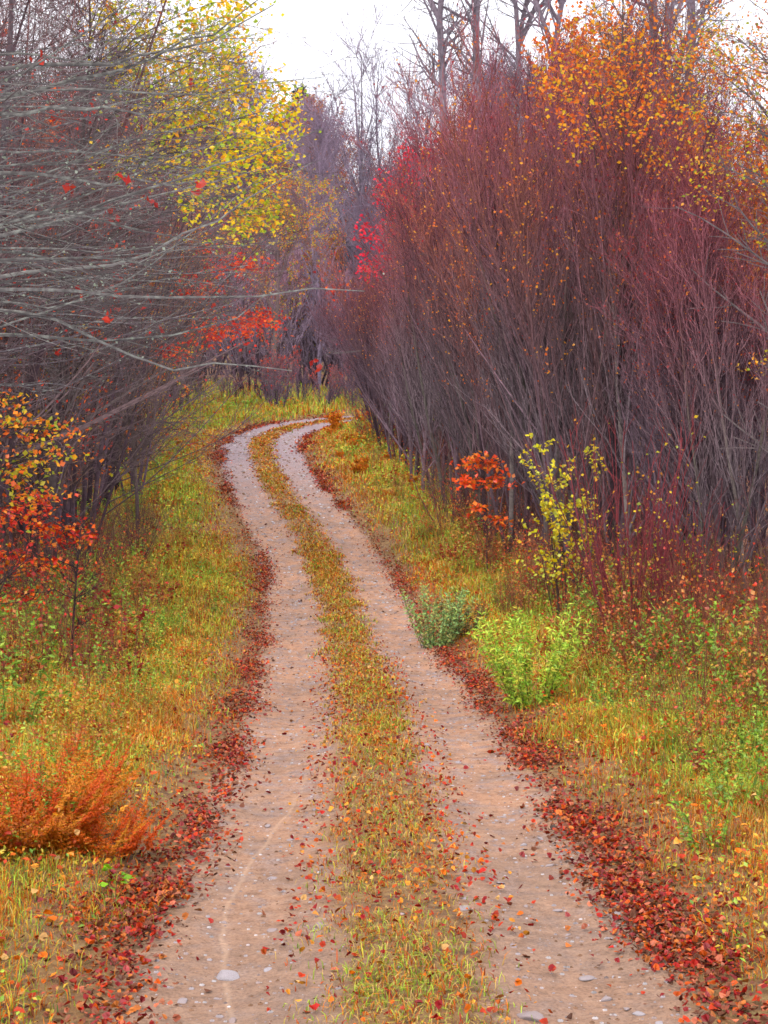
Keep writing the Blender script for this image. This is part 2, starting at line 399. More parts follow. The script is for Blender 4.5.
# ------------------------------------------------------------------ grass, fallen leaves, gravel
GREEN, LIME, YEL, STRAW, ORG, RUST, RED, DGRN = pal((140, 166, 66), (184, 208, 84), (206, 188, 84), (206, 172, 108), (216, 132, 62), (190, 92, 50), (190, 60, 48), (104, 146, 76), k=1.12)
GP = np.array([GREEN, LIME, YEL, STRAW, ORG, RUST, RED, DGRN])
def scatter(n, d0, d1, s0, s1, pw=1.0):
    """points along the road: distance along and lateral; density falls with distance"""
    u = rng.random(n); d = (d0 ** (1 - pw) + u * (d1 ** (1 - pw) - d0 ** (1 - pw))) ** (1 / (1 - pw)) if pw != 1 else d0 * (d1 / d0) ** u
    i = np.interp(d, ROAD[:_bend, 1], np.arange(_bend)).astype(int) if d1 <= 51 else np.interp(d, _Sd, np.arange(len(_Sd))).astype(int)
    s = s0 + (s1 - s0) * rng.random(n)
    p = ROAD[i] + RN[i] * s[:, None] + rng.normal(scale=.05, size=(n, 2))
    return p, s, d
_bend = int(np.argmax(ROAD[:, 1] > 51.5)); _Sd = _S - _S[int(np.argmax(ROAD[:, 1] > 0))]
def choose(W):
    W = np.clip(W, 0, None); W /= W.sum(1, keepdims=True); cs = W.cumsum(1)
    return (rng.random((len(W), 1)) > cs).sum(1).clip(0, W.shape[1] - 1)
def verge_weights(x, y, s):
    n = len(x); a = np.abs(s)
    f1 = fbm(x * .9, y * .55, 41); f2 = fbm(x * 1.1, y * .6, 57); f3 = fbm(x * 2.2, y * 1.1, 77)
    W = np.zeros((n, 8))
    g = sstep(.42, .62, f1); yy = sstep(.40, .6, f2); rr = sstep(.56, .70, f3)
    W[:, 0] = .35 + 1.2 * g; W[:, 1] = .25 + 1.1 * g; W[:, 2] = .5 + .7 * yy; W[:, 3] = .45 + .5 * (1 - g); W[:, 4] = .45 + 1.1 * (1 - yy) * (1 - g); W[:, 5] = .3 + 1.0 * rr; W[:, 6] = .05 + .5 * rr; W[:, 7] = .15 + .3 * g
    R = (s > 0)
    close = 1 - sstep(1.5, 2.7, a)
    W[:, 4] += 1.6 * close * np.where(R, 1, .7); W[:, 5] += .9 * close * np.where(R, 1, .6)
    W[:, 0] *= 1 - .6 * close; W[:, 1] *= 1 - .7 * close
    nearl = (~R) & (y < 9.5); W[nearl, 4] += .8; W[nearl, 2] += .6
    nr = R & (a > 3.0) & (y < 16); W[nr, 1] += 1.0; W[nr, 0] += .9
    md = R & (y > 26) & (y < 46) & (a > 1.8); W[md, 2] += .7; W[md, 3] += .6; W[md, 1] += .25
    ml = (~R) & (y > 17) & (y < 50) & (a < 3.6) & (a > 1.7); W[ml, 2] += .9; W[ml, 1] += .3
    return W
def build_grass():
    mb = MB()
    def add(n, d0, d1, s0, s1, h0, h1, w, pw, dens=None):
        p, s, d = scatter(n, d0, d1, s0, s1, pw); x, y = p[:, 0], p[:, 1]
        a = np.abs(s)
        if dens is not None:
            k = rng.random(len(x)) < dens(x, y, a); x, y, s, d, a = x[k], y[k], s[k], d[k], a[k]
        k = (y < 12) | ((x < edgeR(y) + .4) & (x > edgeL(y) - .8) | (y > 52)); x, y, s, d, a = x[k], y[k], s[k], d[k], a[k]
        z = terrain(x, y, s)
        hh = h0 + (h1 - h0) * sstep(1.5, 3.2, a)
        hp = .25 + 1.35 * fbm(x * .9, y * .9, 23)
        h = hh * hp * rng.uniform(.5, 1.25, len(x))
        ci = choose(verge_weights(x, y, s)); col = GP[ci] * (1 + .16 * rng.normal(size=(len(x), 1))) * (.5 + 1.0 * fbm(x * 2.6, y * 2.2, 31))[:, None]
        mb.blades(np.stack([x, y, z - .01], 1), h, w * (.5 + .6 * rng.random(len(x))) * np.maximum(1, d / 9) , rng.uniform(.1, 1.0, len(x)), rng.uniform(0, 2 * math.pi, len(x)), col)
    dn = lambda x, y, a: sstep(1.35, 1.9, a + .5 * (fbm(x * 2, y * 2, 88) - .5))
    for sg in (-1, 1):
        add(115000, 4.2, 14, sg * 1.3, sg * 4.6, .07, .25, .0026, 1.0, dn)
        add(85000, 12, 30, sg * 1.3, sg * 6.5, .10, .29, .0026, 1.0, dn)
        add(85000, 26, 58, sg * 1.3, sg * 8.0, .11, .26, .0022, 1.0, dn)
        add(9000, 2, 40, sg * 4, sg * 14, .2, .5, .004, 1.2)
    # far bank behind the bend
    n = 20000; x = rng.uniform(-14, 4, n); y = rng.uniform(54, 72, n); s, _ = road_lat(x, y); k = np.abs(s) > 1.4; x, y, s = x[k], y[k], s[k]
    col = GP[choose(np.array([[.9, .5, 1.0, .6, .4, .3, .2, .3]]).repeat(len(x), 0))] * (1 + .15 * rng.normal(size=(len(x), 1)))
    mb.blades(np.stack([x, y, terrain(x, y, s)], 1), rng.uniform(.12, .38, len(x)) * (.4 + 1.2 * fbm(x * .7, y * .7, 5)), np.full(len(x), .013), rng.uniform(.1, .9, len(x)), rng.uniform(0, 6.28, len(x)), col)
    tag(obj('grass', mb.mesh('grass', [M_grass])), 'tall grass in green, straw and orange along both road verges', 'grass', kind='stuff')
    mb = MB()
    def med(n, d0, d1, w, pw=1.0):
        p, s, d = scatter(n, d0, d1, -.62, .62, pw); x, y = p[:, 0], p[:, 1]; a = np.abs(s)
        k = rng.random(len(x)) < (1 - sstep(.14, .46, a + .5 * (fbm(x * 2.2, y * 2.2, 91) - .5))) * (.35 + .65 * sstep(.3, .55, fbm(x * 1.4, y * 1.4, 14)))
        x, y, s, d, a = x[k], y[k], s[k], d[k], a[k]
        f = fbm(x * 1.6, y * .9, 19)
        W = np.zeros((len(x), 8)); W[:] = (.25, .15, .6, 1.1, 1.2, .6, .2, .05); W[:, 0] += 1.0 * sstep(.5, .7, f); W[:, 4] += 1.2 * sstep(20, 32, y); W[:, 2] += .5 * sstep(9, 16, y)
        W[:, 1] += .9 * (1 - sstep(6, 9, y)) ; W[:, 3] += .6 * (1 - sstep(6, 9, y))
        col = GP[choose(W)] * (.88 + .16 * rng.normal(size=(len(x), 1)))
        h = rng.uniform(.015, .062, len(x)) * (.5 + .9 * f) * np.interp(y, [6, 25], [1, 1.3])
        z = road_z(x, y, s)
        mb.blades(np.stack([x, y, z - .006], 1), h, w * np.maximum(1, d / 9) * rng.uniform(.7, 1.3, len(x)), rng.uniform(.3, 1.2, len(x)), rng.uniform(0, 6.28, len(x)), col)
    med(36000, 4.2, 15, .0026); med(34000, 13, 32, .0030); med(30000, 28, 66, .0030)
    tag(obj('median_grass', mb.mesh('median_grass', [M_grass])), 'short yellow and orange grass strip growing between the two wheel tracks', 'grass', kind='stuff')
build_grass()

def build_litter():
    mb = MB()
    P_red = pal((172, 48, 42), (188, 66, 46), (140, 42, 44), (204, 92, 50), (196, 112, 86), (150, 66, 66), (196, 116, 66), (130, 80, 58), (150, 92, 70), (110, 70, 54), k=1.0)
    P_org = pal((214, 110, 52), (190, 88, 48), (170, 64, 46), (222, 148, 70), (196, 150, 96), k=1.)
    def put(x, y, s, d, P, size, onroad, lift=.03):
        n = len(x)
        z = np.where(np.abs(s) < 1.35, road_z(x, y, s), terrain(x, y, s)) + rng.uniform(.003, lift, n)
        mb.lobed(np.stack([x, y, z], 1), size * rng.uniform(.45, 1.35, n) * np.maximum(1, d / 24), pick(P, n, rng, var=.25), rng)
    for sg, n in ((-1, 19000), (1, 22000)):
        for d0, d1 in ((4.2, 16), (15, 58)):
            p, s, d = scatter(n, d0, d1, -1, 1, 1.0)
            # lateral: dense band at the road edge, thinning outwards
            lat = 1.26 + np.abs(rng.normal(0, .26, n)) * (.4 + 1.0 * rng.random(n)) - np.abs(rng.normal(0, .13, n)) + .28 * (fbm(d * .7, 0 * d + sg, 61) - .5)
            i = np.interp(d, _Sd, np.arange(len(_Sd))).astype(int); s = sg * lat
            x = ROAD[i, 0] + RN[i, 0] * s; y = ROAD[i, 1] + RN[i, 1] * s
            k = rng.random(n) < .22 + .68 * sstep(.40, .68, fbm(x * 1.3, y * .8, 67))
            put(x[k], y[k], s[k], d[k], P_red, .029, False)
    p, s, d = scatter(5200, 4.2, 20, -.6, .6); kk_ = rng.random(len(d)) < .25 + .6 * sstep(6.5, 9, d); put(p[kk_, 0], p[kk_, 1], s[kk_], d[kk_], np.concatenate([P_org, P_red[:3]]), .030, True, .05)
    k_ = 4000; p, s, d = scatter(k_, 15, 60, -.45, .45); put(p[:, 0], p[:, 1], s, d, P_org, .03, True)
    p, s, d = scatter(300, 4.2, 40, -1.3, 1.3); put(p[:, 0], p[:, 1], s, d, P_red, .036, True, .012)
    for sg in (-1, 1):
        p, s, d = scatter(9000, 4.2, 50, sg * 1.6, sg * 7); put(p[:, 0], p[:, 1], s, d, P_org, .036, False, .2)
    n = 14000; x = np.r_[rng.uniform(-16, -5, n // 2), rng.uniform(1, 14, n // 2)]; y = rng.uniform(8, 50, n); s, _ = road_lat(x, y); k = np.abs(s) > 2.5
    put(x[k], y[k], s[k], y[k], P_org, .08, False, .05)
    tag(obj('fallen_leaves', mb.mesh('fallen_leaves', [M_litter])), 'red and brown fallen leaves banked along the road edges', 'leaf litter', kind='stuff')
build_litter()

def build_cover():
    mb = MB()
    PC = np.concatenate([pal((150, 186, 74), (120, 160, 70), (176, 206, 90), (206, 196, 84), (238, 196, 80), (236, 138, 58), (206, 80, 50), (222, 160, 96), k=1.15)])
    for sg in (-1, 1):
        for n, d0, d1, a1 in ((34000, 4.2, 14, 4.6), (38000, 12, 30, 6.5), (30000, 26, 58, 8)):
            p, s, d = scatter(n, d0, d1, sg * 1.45, sg * a1); x, y = p[:, 0], p[:, 1]; a = np.abs(s)
            f = fbm(x * 1.3, y * .9, 141); k = rng.random(n) < sstep(.36, .6, f) * sstep(1.4, 2.6, a + .3); x, y, s, d, a = x[k], y[k], s[k], d[k], a[k]; m = len(x)
            g = fbm(x * .7, y * .5, 151); k = (y < 12) | ((x < edgeR(y) + .4) & (x > edgeL(y) - .8) | (y > 52)); x, y, s, d, a = x[k], y[k], s[k], d[k], a[k]; g = g[k]; m = len(x); W = np.ones((m, 8)) * .25
            W[:, :3] += (3. * sstep(.44, .62, g) * sstep(1.9, 2.8, a))[:, None]; W[:, 3:5] += (1.3 * sstep(.45, .6, fbm(x, y * .6, 161)))[:, None]; W[:, 5:7] += (1.4 * (1 - sstep(.38, .55, g)))[:, None]
            q = fbm(x * 4, y * 4, 171)
            z = terrain(x, y, s) + rng.random(m) * (.08 + .42 * sstep(1.7, 3.2, a)) * (.4 + 1.1 * q)
            mb.leaves(np.stack([x, y, z], 1), rng.uniform(.014, .042, m) * np.maximum(1, d / 17), pick(PC, m, rng, None, .0) if False else PC[choose(W)] * (1 + .15 * rng.normal(size=(m, 1))), rng, up=.6, aspect=.3)
    tag(obj('leafy_ground_cover', mb.mesh('leafy_ground_cover', [M_leaf])), 'low mixed green, yellow and rust foliage growing through the verge grass', 'ground cover', kind='stuff')
build_cover()

M_stone = mat_stone()
def stone_mesh(seed, flat):
    import bmesh
    r = np.random.default_rng(seed); bm = bmesh.new(); bmesh.ops.create_icosphere(bm, subdivisions=3, radius=1)
    ph = r.normal(size=(6, 3)) * 1.6; of = r.uniform(0, 6.28, 6); pl = r.normal(size=(5, 3)); pl /= np.linalg.norm(pl, axis=1)[:, None]
    for v in bm.verts:
        c = np.array(v.co); k = 1 + .09 * np.sin(ph @ c + of).sum()
        c = c * k
        for p in pl:                           # a few broken flat faces
            e = c @ p - .58
            if e > 0: c = c - p * e * .85
        v.co = (c[0], c[1] * .55, c[2] * flat)
    me = bpy.data.meshes.new('stone'); bm.to_mesh(me); bm.free(); me.materials.append(M_stone)
    me.polygons.foreach_set('use_smooth', [True] * len(me.polygons)); return me
def build_stones():
    pr = [stone_mesh(s, f) for s, f in ((1, .3), (2, .22), (3, .42), (4, .3), (5, .2), (6, .35))]
    def st(x, y, size, k, label, group):
        s, _ = road_lat([x], [y]); z = float(road_z(np.array([x]), np.array([y]), s)[0])
        o = obj('stone', pr[k % 6]); o.location = (x, y, z + size * .02); o.rotation_euler = (rng.normal() * .12, rng.normal() * .12, rng.uniform(0, 6.28)); o.scale = (size * .8,) * 3
        tag(o, label, 'stone', group)
    G = 'stones embedded in the wheel tracks'
    def g_at(px, py):
        d0 = 4.
        for d in np.arange(4, 60, .03):
            p = at(px, py, d)
            if p[2] < zr(d): return p
        return p
    hero = [(228, 970, .10, 'broad pale flat stone lying alone in the lower left wheel track'), (183, 996, .05, 'small pale stone at the bottom of the left wheel track'),
            (530, 1018, .10, 'large pale stone at the bottom edge of the right wheel track'), (465, 910, .07, 'grey stone beside the median grass in the right track'),
            (585, 972, .07, 'long flat grey stone in the lower middle of the right track'), (614, 917, .05, 'pale stone near the leaf litter on the right track edge'),
            (426, 747, .07, 'flat pale stone beside the median strip high up the right track'), (500, 880, .06, 'pale stone in the middle of the right track'),
            (272, 873, .05, 'small stone on the right side of the left track'), (320, 928, .06, 'pale stone touching the median grass by the left track')]
    for i, (px, py, sz, lb) in enumerate(hero):
        p = g_at(px, py); st(p[0], p[1], sz, i, lb, G)
    for i in range(190):
        d = 4.6 * (22 / 4.6) ** (rng.random() ** 1.7); left = rng.random() < .35
        s = (-1 if left else 1) * rng.normal(.82, .24)
        j = int(np.interp(d, _Sd, np.arange(len(_Sd)))); p = ROAD[j] + RN[j] * s
        st(float(p[0]), float(p[1]), rng.uniform(.012, .05) ** 1.0, i, 'small pale stone half sunk in the dirt of the %s wheel track' % ('left' if left else 'right'), G + (' on the left' if left else ' on the right'))
    # gravel: uncountable
    mb = MB(); n = 9000; p, s, d = scatter(n, 4.2, 52, -1, 1, 1.0)
    s = np.sign(s) * rng.normal(.8, .27, n); i = np.interp(d, _Sd, np.arange(len(_Sd))).astype(int); x = ROAD[i, 0] + RN[i, 0] * s; y = ROAD[i, 1] + RN[i, 1] * s
    z = road_z(x, y, s)
    sz = (.003 + .012 * rng.random(n) ** 4) * np.maximum(1, d / 12)
    pts = np.stack([np.stack([x, y, z - sz * .3], 1), np.stack([x, y, z + sz * .1], 1), np.stack([x, y, z + sz * .6], 1)], 1)
    rad = np.stack([sz, sz * 1.0, sz * .35], 1)
    mb.tubes(pts, rad, pick(pal((214, 200, 202), (190, 170, 166), (170, 134, 112), (230, 220, 220)), n, rng), 5)
    tag(obj('gravel', mb.mesh('gravel', [M_bark])), 'small pale gravel scattered over the two wheel tracks', 'gravel', kind='stuff')
build_stones()

# ------------------------------------------------------------------ plant prototypes: lists of (part name, mesh)
def thicket(seed, h=10., ns=7, spread=.26, c0=(118, 97, 107), c1=(148, 86, 93), leafp=None, nleaf=0, lz=.6, lsz=.06, n1=15, n2=9, n3=2, twr=.0046, up=.085, base_r=.048, lean=(0, 0), ang=24, base=.3, cs=(86, 68, 74)):
    r = np.random.default_rng(seed); c0 = lin(*c0); c1 = lin(*c1); cs = lin(*cs)
    az = np.arange(ns) * 2 * math.pi / ns + r.normal(0, .4, ns); sp = spread * r.uniform(.25, 1.2, ns)
    st = np.stack([base * np.cos(az) * r.random(ns), base * np.sin(az) * r.random(ns), np.full(ns, -.1)], 1)
    d = np.stack([np.cos(az) * sp + lean[0], np.sin(az) * sp + lean[1], np.ones(ns)], 1)
    L0 = h * r.uniform(.72, 1.02, ns)
    p0 = grow(st, d, L0, 10, r, .02, .045); r0 = (base_r * r.uniform(.45, 1.2, ns))[:, None] * np.linspace(1, .0, 10)[None] ** .8 + .004
    p1, r1 = branch(p0, r0, ns * n1, r, .12, .95, ang, h * .36, 7, up, .065, .5, twr * 1.2, .3, .6)
    p2, r2 = branch(p1, r1, ns * n1 * n2, r, .15, 1., ang - 2, h * .13, 5, up * 1.3, .08, .55, twr * 1.2, .5, .4)
    p3, r3 = branch(p2, r2, ns * n1 * n2 * n3, r, .1, 1., ang + 3, h * .06, 4, up * 1.2, .1, .7, twr, .6, .3)
    tr = MB(); tr.tubes(p0, r0, hcol(p0, h * .35, h, cs, c1 * .8, r, .25), 6); tr.tubes(p1, r1, hcol(p1, h * .3, h, c0 * .85, c1 * .9, r, .25), 4)
    cr = MB(); cr.tubes(p2, r2, hcol(p2, h * .4, h * .95, c0, c1, r, .30), 3); cr.tubes(p3, r3, hcol(p3, h * .4, h * .95, c0, c1 * 1.1, r, .32), 3)
    if nleaf:
        n = int(nleaf / max(1 - lz, .2)); pos, tan, idx, t = pts_on(p3, n, r, .3, 1.)
        zz = pos[:, 2] / h + .12 * r.normal(size=n) + .10 * (fbm(pos[:, 0] * .8 + 50, pos[:, 2] * .8 + pos[:, 1] * .6, seed) - .5)
        pos = pos[zz > lz]
        cr.leaves(pos, lsz * r.uniform(.6, 1.2, len(pos)), pick(leafp, len(pos), r, var=.18), r, 1, up=.2)
    return [('trunk', tr.mesh('trunk', [M_bark])), ('crown', cr.mesh('crown', [M_bark, M_leaf]))]

def tall(seed, h=18., c0=(120, 108, 112), c1=(128, 100, 104), r0=.16, first=.35, n1=46, leafp=None, nleaf=0, lsz=.07, ang=48, cw=.24, up=.06, n2=9, n3=4, twr=.006, lean=(0, 0), clump=0.0, fork=True):
    r = np.random.default_rng(seed); c0 = lin(*c0); c1 = lin(*c1)
    k = 3 if fork else 1
    st = np.array([[0, 0, -.15]]); p = grow(st, np.array([[lean[0], lean[1], 1.]]), [h * .55 if fork else h], 10, r, .02, .03)
    rad = r0 * np.linspace(1, .55 if fork else .1, 10)[None]
    P = [p]; R = [rad]
    if fork:
        d = r.normal(size=(k, 3)) * .22 + np.array([lean[0], lean[1], 1]); q = grow(np.repeat(p[:, -1], k, 0), d, h * .45 * r.uniform(.8, 1, k), 10, r, .04, .05)
        P.append(q); R.append(r0 * .5 * np.linspace(1, .15, 10)[None].repeat(k, 0))
    p0 = np.concatenate(P); rr = np.concatenate(R)
    zmin = first * h
    p1, r1 = branch(p0, rr, n1 * 3, r, .05, 1., ang, h * cw, 7, up, .08, .5, .01, .25, .4)
    keep = p1[:, 0, 2] > zmin; p1, r1 = p1[keep], r1[keep]
    m = len(p1)
    p2, r2 = branch(p1, r1, m * n2, r, .15, 1., 42, h * cw * .38, 5, up, .1, .55, twr * 1.3, .4, .4)
    p3, r3 = branch(p2, r2, m * n2 * n3, r, .1, 1., 42, h * cw * .17, 4, up, .12, .6, twr, .6, .3)
    tr = MB(); tr.tubes(p0, rr, hcol(p0, 0, h, c0, c1, r, .05), 8); tr.tubes(p1, r1, hcol(p1, 0, h, c0, c1, r), 4)
    cr = MB(); cr.tubes(p2, r2, hcol(p2, 0, h, c0, c1, r), 3); cr.tubes(p3, r3, hcol(p3, 0, h, c0, c1, r), 3)
    if nleaf:
        pos, tan, idx, t = pts_on(p3, nleaf, r, .2, 1.)
        if clump: pos = pos[fbm(pos[:, 0] * .9 + 40 + pos[:, 1] * .5, pos[:, 2] * .9, seed, 2) > clump]
        pos = pos + r.normal(scale=.05, size=pos.shape)
        cr.leaves(pos, lsz * r.uniform(.6, 1.25, len(pos)), pick(leafp, len(pos), r, var=.16), r, 1, up=.3)
    return [('trunk', tr.mesh('trunk', [M_bark])), ('crown', cr.mesh('crown', [M_bark, M_leaf]))]

def fir(seed, h=12.):
    r = np.random.default_rng(seed)
    p0 = grow(np.array([[0, 0, -.1]]), np.array([[0, 0, 1.]]), [h], 8, r, 0, .01); rr = .14 * np.linspace(1, .08, 8)[None]
    n = 150; pos, tan, idx, t = pts_on(p0, n, r, .1, .98); az = r.uniform(0, 6.28, n)
    d = np.stack([np.cos(az), np.sin(az), -.15 + .5 * t], 1); p1 = grow(pos, d, h * .24 * (1.03 - t) + .15, 6, r, .03, .04); r1 = .018 * np.linspace(1, .2, 6)[None].repeat(n, 0)
    q, tn, i2, t2 = pts_on(p1, 9000, r, .1, 1.)
    tr = MB(); tr.tubes(p0, rr, lin(80, 70, 66), 6); cr = MB(); cr.tubes(p1, r1, lin(70, 62, 56), 3)
    cr.leaves(q, r.uniform(.16, .34, len(q)), pick(pal((56, 72, 66), (70, 86, 74), (46, 60, 60)), len(q), r), r, 1, up=.6, aspect=.16, udir=tn + np.array([0, 0, -.2]))
    return [('trunk', tr.mesh('trunk', [M_bark])), ('crown', cr.mesh('crown', [M_bark, M_leaf]))]

def clump_tree(seed, h, clumps, leafp, n, lsz, c=(110, 92, 88), r0=.05, flat=.35, bare=120, lean=(0, 0)):
    """sapling: a stem, a limb to each leaf clump (x,y,z,radius), twigs, flat sprays of leaves"""
    r = np.random.default_rng(seed); c = lin(*c)
    p0 = grow(np.array([[0, 0, -.1]]), np.array([[lean[0], lean[1], 1.]]), [h], 12, r, .01, .03); rr = r0 * np.linspace(1, .15, 12)[None]
    tr = MB(); tr.tubes(p0, rr, c, 6)
    cr = MB(); P = []
    for (x, y, z, R) in clumps:
        k = int(np.clip(np.searchsorted(p0[0, :, 2], z * .8), 1, 11)); s = p0[0, k]; e = np.array([x, y, z])
        t = np.linspace(0, 1, 7)[:, None]; l = s * (1 - t) + e * t; l[:, 2] += .12 * np.sin(t[:, 0] * 3.14) * np.linalg.norm(e - s); l += r.normal(scale=.03, size=l.shape) * np.sin(t * 3.14)
        rad = np.linspace(max(rr[0, k] * .55, .008), .004, 7); tr.tubes(l[None], rad[None], c, 4)
        b, br = branch(l[None], rad[None], 14, r, .35, 1., 45, R * .9, 5, .02, .1, .6, .004, .5, .2); P.append(b); cr.tubes(b, br, c, 3)
        m = int(n * R * R / sum(q[3] ** 2 for q in clumps)); g = r.normal(size=(m, 3)) * np.array([R * .5, R * .5, R * flat * .5])
        g[:, 2] = np.round(g[:, 2] / (R * .16)) * R * .16 + r.normal(scale=.02, size=m)
        pos = e + g - np.array([0, 0, .15]) * (np.linalg.norm(g[:, :2], axis=1) / R)[:, None] * R * .5
        cr.leaves(pos, lsz * r.uniform(.6, 1.25, m), pick(leafp, m, r, var=.16), r, 1, up=.5)
    if bare:
        b, br = branch(p0, rr, bare // 4, r, .25, 1., 50, h * .2, 6, .03, .09, .5, .006, .3, .4); cr.tubes(b, br, c, 4)
        b2, br2 = branch(b, br, bare * 3, r, .1, 1., 40, h * .07, 4, .03, .1, .6, .004, .5, .3); cr.tubes(b2, br2, c, 3)
    return [('trunk', tr.mesh('trunk', [M_bark])), ('crown', cr.mesh('crown', [M_bark, M_leaf]))]

def stems_shrub(seed, h, ns, spread, cstem, leafp, nleaf, lsz, lz=(.1, 1.), tw=6, sr=.007, up=.03, aspect=.4, base=.15, lup=.4):
    r = np.random.default_rng(seed); cs = lin(*cstem)
    az = r.uniform(0, 6.28, ns); sp = spread * np.sqrt(r.random(ns)); b = base * np.sqrt(r.random(ns))
    st = np.stack([b * np.cos(az), b * np.sin(az), np.full(ns, -.03)], 1)
    p0 = grow(st, np.stack([np.cos(az) * sp, np.sin(az) * sp, np.ones(ns)], 1), h * r.uniform(.6, 1.05, ns), 7, r, up, .06); r0 = (sr * r.uniform(.7, 1.2, ns))[:, None] * np.linspace(1, .3, 7)[None]
    tr = MB(); tr.tubes(p0, r0, np.repeat(cs[None], ns, 0) * (1 + .15 * r.normal(size=(ns, 1))), 4)
    cr = MB(); src = p0
    if tw:
        p1, r1 = branch(p0, r0, ns * tw, r, .25, 1., 35, h * .26, 5, up, .08, .6, sr * .35, .5, .4)
        cr.tubes(p1, r1, np.repeat(cs[None], len(p1), 0) * (1 + .15 * r.normal(size=(len(p1), 1))), 3); src = p1
    if nleaf:
        if tw: pos, tan, _, _ = pts_on(src, nleaf, r, .2, 1.)
        else: pos, tan, _, _ = pts_on(src, nleaf, r, lz[0], lz[1])
        if tw: k = (pos[:, 2] > lz[0] * h) & (pos[:, 2] < lz[1] * h * 1.1); pos, tan = pos[k], tan[k]
        side = r.normal(size=pos.shape); side[:, 2] *= .3
        cr.leaves(pos, lsz * r.uniform(.6, 1.3, len(pos)), pick(leafp, len(pos), r, var=.15), r, 1, up=lup, aspect=aspect, udir=tan * .5 + side * .8)
    out = [('stem', tr.mesh('stem', [M_bark]))]
    if cr.n: out.append(('foliage', cr.mesh('foliage', [M_bark, M_leaf])))
    return out

def fern(seed, nf, L, colp, spread=1.):
    r = np.random.default_rng(seed); az = r.uniform(0, 6.28, nf); sp = r.uniform(.3, 1.0, nf) * spread
    st = np.stack([.12 * np.cos(az), .12 * np.sin(az), np.zeros(nf)], 1) * r.uniform(.3, 2.6, (nf, 1)); st[:, 2] = -.03
    p0 = grow(st, np.stack([np.cos(az) * sp, np.sin(az) * sp, np.ones(nf)], 1), L * r.uniform(.6, 1.1, nf), 9, r, -.02, .07)
    cs = pick(colp, nf, r, var=.12); tr = MB(); tr.tubes(p0, np.linspace(.004, .0015, 9)[None].repeat(nf, 0), cs * .7, 3)
    cr = MB(); t = np.linspace(.25, .98, 17)
    for side in (-1, 1):
        f = t * 7.999; i = f.astype(int); fr = (f - i)[None, :, None]
        a = p0[:, i] * (1 - fr) + p0[:, i + 1] * fr; tan = p0[:, i + 1] - p0[:, i]; tan /= np.linalg.norm(tan, axis=2, keepdims=True)
        sd = np.cross(tan, np.array([0, 0, 1.])); sd /= np.linalg.norm(sd, axis=2, keepdims=True) + 1e-6
        pl = L * .34 * (1.04 - t)[None, :, None] * r.uniform(.8, 1.1, (nf, 17, 1)) ; dirs = side * sd * .9 + tan * .45 + r.normal(scale=.12, size=a.shape)
        e = a + dirs * pl
        # pinnules along each pinna
        for w in np.linspace(.12, 1, 7):
            m = (a * (1 - w) + e * w).reshape(-1, 3); m[:, 2] -= .1 * (w ** 2) * pl.reshape(-1)
            sz = (L * .075 * (1.15 - .7 * w)) * np.repeat((1.1 - t)[None], nf, 0).reshape(-1)
            for s2 in (-1, 1):
                cr.leaves(m, sz * r.uniform(.8, 1.3, len(m)), np.repeat(cs, 17, 0) * (1 + .12 * r.normal(size=(len(m), 1))), r, 0, up=1.2, aspect=.3, udir=(tan * s2 + dirs * .4).reshape(-1, 3))
    return [('stem', tr.mesh('stem', [M_leaf])), ('frond', cr.mesh('frond', [M_leaf]))]

def fit(parts): return parts
P_redtip = pal((168, 52, 52), (190, 84, 54), (140, 48, 58), (200, 120, 60))
P_orange = pal((232, 134, 50), (220, 108, 46), (238, 164, 62), (200, 90, 46), k=.95)
P_yellow = pal((226, 186, 50), (204, 190, 60), (170, 178, 66), (232, 160, 56))
P_ygreen = pal((226, 200, 44), (190, 190, 54), (238, 196, 46), (234, 160, 44), (150, 170, 60), k=.95)
P_crim = pal((190, 42, 62), (170, 34, 54), (206, 70, 70))
P_rorg = pal((222, 78, 36), (206, 58, 36), (228, 106, 44), (176, 46, 42), k=.95)

TH = [thicket(101, 10, 4, .13, leafp=P_redtip, nleaf=700, lz=.5, n1=30, n2=7), thicket(102, 10, 3, .17, cs=(112, 104, 96), c0=(120, 102, 106), leafp=P_redtip, nleaf=350, lz=.5, n1=34, n2=7, base_r=.05),
      thicket(103, 9.5, 5, .12, c1=(154, 80, 86), leafp=P_redtip, nleaf=1100, lz=.5, n1=26, n2=7, cs=(104, 74, 78)), thicket(104, 10, 4, .2, leafp=P_orange, nleaf=900, lz=.5, c0=(118, 92, 96), c1=(156, 92, 80), n1=28, n2=7)]
TH_H = (10, 10, 9.5, 10)
TH_or = thicket(105, 10, 4, .16, n1=24, n2=7, c1=(170, 92, 62), leafp=P_orange, nleaf=4200, lz=.70, lsz=.105)
TH_fan = thicket(106, 8, 5, .30, n1=22, n2=9, c0=(116, 94, 104), c1=(140, 84, 94), leafp=P_redtip, nleaf=200, lz=.5, lean=(-.15, 0), twr=.0055)
TH_crim = thicket(107, 9.5, 6, .3, c1=(160, 62, 72), leafp=P_crim, nleaf=3000, lz=.55, lsz=.10)
BR = [thicket(111, 11, 5, .34, c0=(108, 90, 90), c1=(124, 92, 92), nleaf=0, n1=17, up=.03, ang=42), thicket(112, 10, 4, .36, c0=(106, 86, 86), c1=(138, 88, 82), leafp=P_rorg, nleaf=300, lz=.3, up=.02, ang=45),
      thicket(113, 12, 4, .28, c0=(112, 94, 98), c1=(120, 94, 100), nleaf=0, up=.03, ang=40)]
